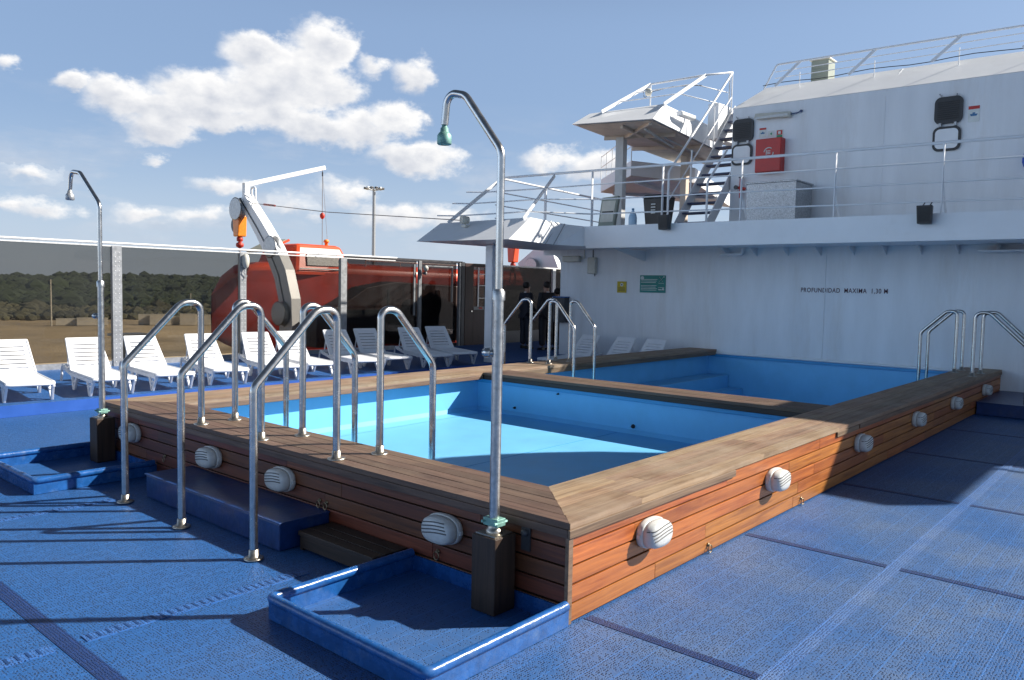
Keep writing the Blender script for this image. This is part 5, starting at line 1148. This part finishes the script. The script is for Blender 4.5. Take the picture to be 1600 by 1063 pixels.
# ---------------------------------------------------------------- people
def skin_mesh(name, verts, edges, radii, m, parent, root=0, sub=2):
    me = bpy.data.meshes.new(name); me.from_pydata(verts, edges, []); o = bpy.data.objects.new(name, me); C.objects.link(o)
    if parent: o.parent = parent
    sk = o.modifiers.new('skin', 'SKIN'); sk.use_smooth_shade = True
    for i, r_ in enumerate(radii):
        o.data.skin_vertices[0].data[i].radius = r_ if isinstance(r_, tuple) else (r_, r_); o.data.skin_vertices[0].data[i].use_root = (i == root)
    s_ = o.modifiers.new('sub', 'SUBSURF'); s_.levels = sub; s_.render_levels = sub; me.materials.append(M[m]); return o
def person(label, loc, rz, suit, hgt=1.74, elbow=.25):
    k = hgt/1.75
    def S(l): return [tuple(c*k for c in p) for p in l]
    # body (facing -y): pelvis root, spine, neck, head, arms to wrists, legs to ankles
    V = S([(0,0,.95),(0,.01,1.15),(0,.02,1.38),(0,.0,1.50),(0,-.01,1.60),(0,-.02,1.70),
         (.17,.02,1.42),(.23,.03,1.15),(.21,-.05,.90),(-.17,.02,1.42),(-.23,.03,1.15),(-.18,-.12-elbow*.2,1.0),
         (.10,0,.90),(.11,0,.50),(.11,.02,.09),(-.10,0,.90),(-.11,0,.50),(-.12,.02,.09),(.20,-.07,.82),(-.16,-.22-elbow*.2,1.03)])
    E_ = [(0,1),(1,2),(2,3),(3,4),(4,5),(2,6),(6,7),(7,8),(2,9),(9,10),(10,11),(0,12),(12,13),(13,14),(0,15),(15,16),(16,17),(8,18),(11,19)]
    r_ = [.12,.13,.14,.06,.085,.08,.055,.045,.03,.055,.045,.03,.085,.055,.04,.085,.055,.04,.035,.035]
    body = skin_mesh('person', V, E_, [x*k for x in r_], 'skin', None, 0, 2)
    body.location = loc; body.rotation_euler = (0,0,rz); tag(body, label, 'person', 'men in dark suits')
    skin_mesh('jacket', S([(0,.0,.84),(0,.01,1.0),(0,.01,1.2),(0,.02,1.40),(0,.01,1.475),(.18,.02,1.43),(.24,.03,1.15),(.215,-.045,.92),(-.18,.02,1.43),(-.24,.03,1.15),(-.185,-.11-elbow*.2,1.0)]),
              [(0,1),(1,2),(2,3),(3,4),(3,5),(5,6),(6,7),(3,8),(8,9),(9,10)], [(.215*k,.16*k),(.19*k,.155*k),(.19*k,.145*k),(.215*k,.145*k),.085*k,.085*k,.07*k,.052*k,.085*k,.07*k,.052*k], suit, body, 1)
    skin_mesh('trousers', S([(0,.0,.97),(.10,0,.86),(.11,0,.48),(.115,.015,.10),(-.10,0,.86),(-.11,0,.48),(-.12,.015,.10)]), [(0,1),(1,2),(2,3),(0,4),(4,5),(5,6)], [.155*k,.125*k,.10*k,.088*k,.125*k,.10*k,.088*k], suit, body, 0)
    b = MB(); b.lathe([(.02, -.01), (.075, 0), (.098, .045), (.098, .10), (.07, .145), (.02, .16)], (0, .012*k, 1.615*k), (0, .15, 1), 16); b.build('hair', 'hair', body)
    b = MB(); b.lathe([(.072, 0), (.07, .03)], (0, .002, 1.49*k), (0, .1, 1), 14); b.build('shirt_collar', 'shirt', body)
    b = MB()
    for sx in (-1, 1):
        b.hull([(sx*.115*k-.045, .08, 0), (sx*.115*k+.045, .08, 0), (sx*.115*k+.045, -.18, 0), (sx*.115*k-.045, -.18, 0)], [(sx*.115*k-.04, .07, .09), (sx*.115*k+.04, .07, .09), (sx*.115*k+.035, -.15, .04), (sx*.115*k-.035, -.15, .04)])
    b.build('shoes', 'shoe', body, bevel=.015)
    b = MB()
    for ex in (-.03, .03): b.lathe([(.009, 0), (.009, .004)], (ex*k, -.098*k, 1.665*k), (0,-1,0), 8)
    b.build('eyes', 'hair', body)
    b = MB(); b.hull([(-.013, -.085, 1.625*k), (.013, -.085, 1.625*k), (.013, -.07, 1.625*k), (-.013, -.07, 1.625*k)], [(-.006, -.095, 1.66*k), (.006, -.095, 1.66*k), (.006, -.07, 1.66*k), (-.006, -.07, 1.66*k)]); b.build('nose', 'skin', body, bevel=.004)
person('man in dark suit standing in profile beyond the far handrails', (12.9, 11.05, .15), R(75), 'suit2', 1.76)
person('man in dark suit seen from behind, white collar, right of the man in profile', (12.95, 10.42, .15), R(165), 'suit', 1.78)
person('partly hidden man in black suit at the white wall edge', (13.35, 10.38, .15), R(200), 'suit', 1.60)

# ---------------------------------------------------------------- shore
GZ = -16.0
b = MB()
b.add([(-3000,14,GZ),(6000,14,GZ),(6000,6000,GZ),(-3000,6000,GZ)], [(0,1,2,3)]); land = b.build('ground', 'land', fix=False); tag(land, kind='structure')
b = MB(); b.add([(-3000,-6000,GZ-1.5),(6000,-6000,GZ-1.5),(6000,20,GZ-1.5),(-3000,20,GZ-1.5)], [(0,1,2,3)]); tag(b.build('harbour_water', 'water', fix=False), kind='structure')
def hillz(d): # terrain height above GZ at distance from ship
    if d < 420: return 0
    u = min(1, (d-420)/1500); return 19*u*u*(3-2*u)
b = MB(); na, nd = 60, 24; vs = []
for i in range(na+1):
    a = R(20+90*i/na)
    for j in range(nd+1):
        d_ = 400+1700*j/nd; vs.append((d_*math.cos(a), d_*math.sin(a), GZ-.3+hillz(d_)+4*math.sin(a*23+d_*.004)*min(1, (d_-400)/600)+.0))
fs = [(i*(nd+1)+j, (i+1)*(nd+1)+j, (i+1)*(nd+1)+j+1, i*(nd+1)+j+1) for i in range(na) for j in range(nd)]
b.add(vs, fs, True); tag(b.build('hills', 'foliage2', fix=False), kind='structure')
# woods: many small crown clumps on the slope, one mass
ico = bmesh.new(); bmesh.ops.create_icosphere(ico, subdivisions=1, radius=1.0); iv = [v.co.copy() for v in ico.verts]; ifc = [[v.index for v in f.verts] for f in ico.faces]; ico.free()
def woods(name, m, n, d0, d1, s0, s1, a0=52, a1=84, seed=1, zoff=0, power=1.0):
    rnd = random.Random(seed); vs = []; fs = []
    for _ in range(n):
        a = R(rnd.uniform(a0, a1)); d_ = d0+(d1-d0)*rnd.random()**power; s_ = rnd.uniform(s0, s1)*(.8+.4*d_/1500)*(1.7 if rnd.random() < .03 else 1)
        c = Vector((d_*math.cos(a), d_*math.sin(a), GZ+hillz(d_)+4*math.sin(a*23+d_*.004)*max(0, min(1, (d_-400)/600))+s_*.55+zoff))
        o = len(vs); q_ = rnd.uniform(.6, .9)
        for v in iv: vs.append(c+Vector((v.x*s_*rnd.uniform(.8, 1.25), v.y*s_*rnd.uniform(.8, 1.25), v.z*s_*q_*rnd.uniform(.8, 1.2))))
        for f in ifc: fs.append([i+o for i in f])
    me = bpy.data.meshes.new(name); me.from_pydata(vs, [], fs); me.materials.append(M[m]); me.update(); o = bpy.data.objects.new(name, me); C.objects.link(o); return o
tag(woods('pine_woods', 'foliage', 13000, 520, 1950, 2.4, 5.6, seed=3), kind='stuff', label='dense dark green pine woods on the far slope', cat='woods')
tag(woods('scrub', 'foliage2', 3800, 385, 640, 1.2, 3.2, seed=5), kind='stuff', label='olive brown scrub in front of the pine woods', cat='scrub')
# a few single trees that stand out on the skyline
def tree(label, az, d_, h, seed):
    rnd = random.Random(seed); a = R(az); base = Vector((d_*math.cos(a), d_*math.sin(a), GZ+hillz(d_)+4*math.sin(a*23+d_*.004)))
    t = thing('umbrella_pine', label, 'tree', tuple(base), group='pines on the skyline')
    b = MB(); b.tube([(0,0,0), (.3,0,h*.4), (.0,.2,h*.75)], [.6, .45, .25], 7); b.tube([(.2,0,h*.45), (h*.2,0,h*.75)], [.25, .1], 5); b.tube([(.2,0,h*.5), (-h*.18,h*.1,h*.78)], [.25, .1], 5); b.build('trunk', 'trunk', t)
    b = MB()
    for _ in range(60):
        r_ = h*.42*math.sqrt(rnd.random()); an = rnd.uniform(0, 6.28); s_ = rnd.uniform(.06, .13)*h
        c = Vector((r_*math.cos(an), r_*math.sin(an), h*(.78+.18*rnd.random()-.1*(r_/(h*.42))**2)))
        b.add([c+Vector((v.x*s_*rnd.uniform(.7, 1.3), v.y*s_*rnd.uniform(.7, 1.3), v.z*s_*.7)) for v in iv], ifc)
    b.build('crown', 'foliage', t, fix=False)
tree('lone rounded pine on the skyline left of the first riveted post', 72.8, 1300, 11, 1); tree('lone pine crown on the skyline just left of the far shower pole', 69.4, 1350, 9, 2)
# row of pale concrete blocks / containers across the field
blk = None
def at(az, d_): return (d_*math.cos(R(az)), d_*math.sin(R(az)), GZ)
def block(i, az, d_, w, h):
    t = thing('storage_container', BL[i], 'container', at(az, d_), R(az+90), 'row of pale containers across the field')
    b = MB(); b.box((-w/2, -1.3, .15), (w/2, 1.3, h)); b.build('container_body', 'concrete', t, bevel=.05)
    b = MB()
    k = -w/2+.3
    while k < w/2-.2: b.box((k, -1.38, .3), (k+.12, -1.301, h-.2)); k += .5
    b.box((-w/2-.03, -1.34, h+.001), (w/2+.03, 1.34, h+.1)); b.build('container_ribs', 'concrete', t)
BLK = [(70.6, 342, 9, 2.6), (69.3, 340, 10.5, 3.0), (66.1, 345, 6, 4.2), (65.2, 342, 8.5, 4.4), (64.35, 344, 3.5, 3.5), (63.55, 341, 6.0, 4.6), (62.6, 343, 6.0, 4.2), (61.3, 345, 6.5, 5.0), (60.4, 344, 5.0, 4.6), (59.4, 342, 8.0, 4.2), (58.2, 344, 6.0, 4.5)]
ORD = ['first', 'second', 'third', 'fourth', 'fifth', 'sixth', 'seventh', 'eighth', 'ninth', 'tenth', 'eleventh']
BL = [('low pale' if i < 2 else 'pale')+' container across the brown field, '+ORD[i]+' from the left' for i in range(11)]
for i, (a, d_, w, h) in enumerate(BLK): block(i, a, d_, w, h)
def vehicle(name, label, az, d_, L_, h, col, rz, cat):
    t = thing(name, label, cat, at(az, d_), rz)
    b = MB()
    if h > 2: b.hull([(-L_/2, -1, .5), (L_/2, -1, .5), (L_/2, 1, .5), (-L_/2, 1, .5)], [(-L_/2+.1, -.95, h), (L_/2-.7, -.95, h), (L_/2-.7, .95, h), (-L_/2+.1, .95, h)])
    else:
        b.box((-L_/2, -.85, .35), (L_/2, .85, .85)); b.hull([(-L_*.36, -.8, .85), (L_*.28, -.8, .85), (L_*.28, .8, .85), (-L_*.36, .8, .85)], [(-L_*.22, -.68, h), (L_*.12, -.68, h), (L_*.12, .68, h), (-L_*.22, .68, h)])
    b.build('body', col, t, bevel=.08)
    b = MB(); zz = h*.72
    for sy in (-1, 1): b.box((-L_*.18, sy*.90, zz-.25*h*.4), (L_*.22, sy*.97 if h > 2 else sy*.83, zz+.1))
    b.build('window', 'darkframe', t)
    for x in (-L_*.3, L_*.3):
        for sy in (-.8, .8): b = MB(); b.lathe([(.33, -.1), (.33, .1)], (x, sy, .33), (0,1,0), 12); b.build('wheel', 'tyre', t)
vehicle('parked_car', 'tiny dark red car parked beyond the field', 64.9, 470, 4.6, 1.5, 'carred', R(160), 'car')
vehicle('parked_car', 'tiny white car beside the red one beyond the field', 64.0, 475, 4.5, 1.5, 'carwhite', R(150), 'car')
vehicle('parked_car', 'tiny silver car left of the red one beyond the field', 65.7, 472, 4.5, 1.5, 'concrete', R(150), 'car')
vehicle('parked_van', 'white motorhome beyond the row of containers', 61.2, 420, 9.5, 4.6, 'carwhite', R(150), 'van')
vehicle('parked_van', 'small white van on the slope above the parked cars', 65.7, 640, 9, 4.0, 'carwhite', R(160), 'van')
vehicle('parked_van', 'white camper near the lifeboat bow across the field', 58.6, 430, 8, 3.6, 'carwhite', R(150), 'van')
for (az, d_, h, lab) in ((71.6, 340, 17.5, 'pale utility pole alone on the left of the field'), (63.3, 420, 12, 'dark utility pole behind the containers'), (60.6, 430, 15, 'utility pole beside the motorhome'), (59.7, 430, 17, 'tall utility pole right of the motorhome'), ):
    t = thing('utility_pole', lab, 'pole', at(az, d_), 0, 'utility poles beyond the field'); b = MB(); b.tube([(0,0,0), (0,0,h)], [.28, .18], 7); b.build('pole_shaft', 'concrete', t)
    b = MB(); b.bar((-.9, 0, h-.4), (.9, 0, h-.4), .15, .15); b.build('cross_arm', 'trunk', t)
# floodlight mast
lm = thing('floodlight_mast', 'tall grey harbour floodlight mast with ring of lamps against the sky', 'mast', at(51.15, 190), 0)
b = MB(); b.tube([(0,0,0), (0,0,40.9)], [.55, .38], 12); b.build('mast_shaft', 'galv', lm)
b = MB(); b.tube([(2.0*math.cos(a), 2.0*math.sin(a), 40.9) for a in [2*math.pi*k/16 for k in range(17)]], .09, 6, caps=False)
for k in range(8): a = math.pi*k/4; b.tube([(0,0,40.5), (2.0*math.cos(a), 2.0*math.sin(a), 40.9)], .07, 5)
b.build('lamp_ring', 'galv', lm)
for k in range(12):
    a = 2*math.pi*k/12+.1; b = MB(); c = Vector((2.1*math.cos(a), 2.1*math.sin(a), 41.0)); b.box(c-Vector((.32,.32,.18)), c+Vector((.32,.32,.22))); b.build('floodlight_head', 'darkframe' if k % 3 else 'galv', lm, bevel=.05)
# ship side below the deck edge
b = MB(); b.box((-30, 13.1, GZ-1), (60, 13.3, .05)); tag(b.build('ship_side', 'hullsteel'), 'white ship side plating below the outer deck edge', 'ship side')
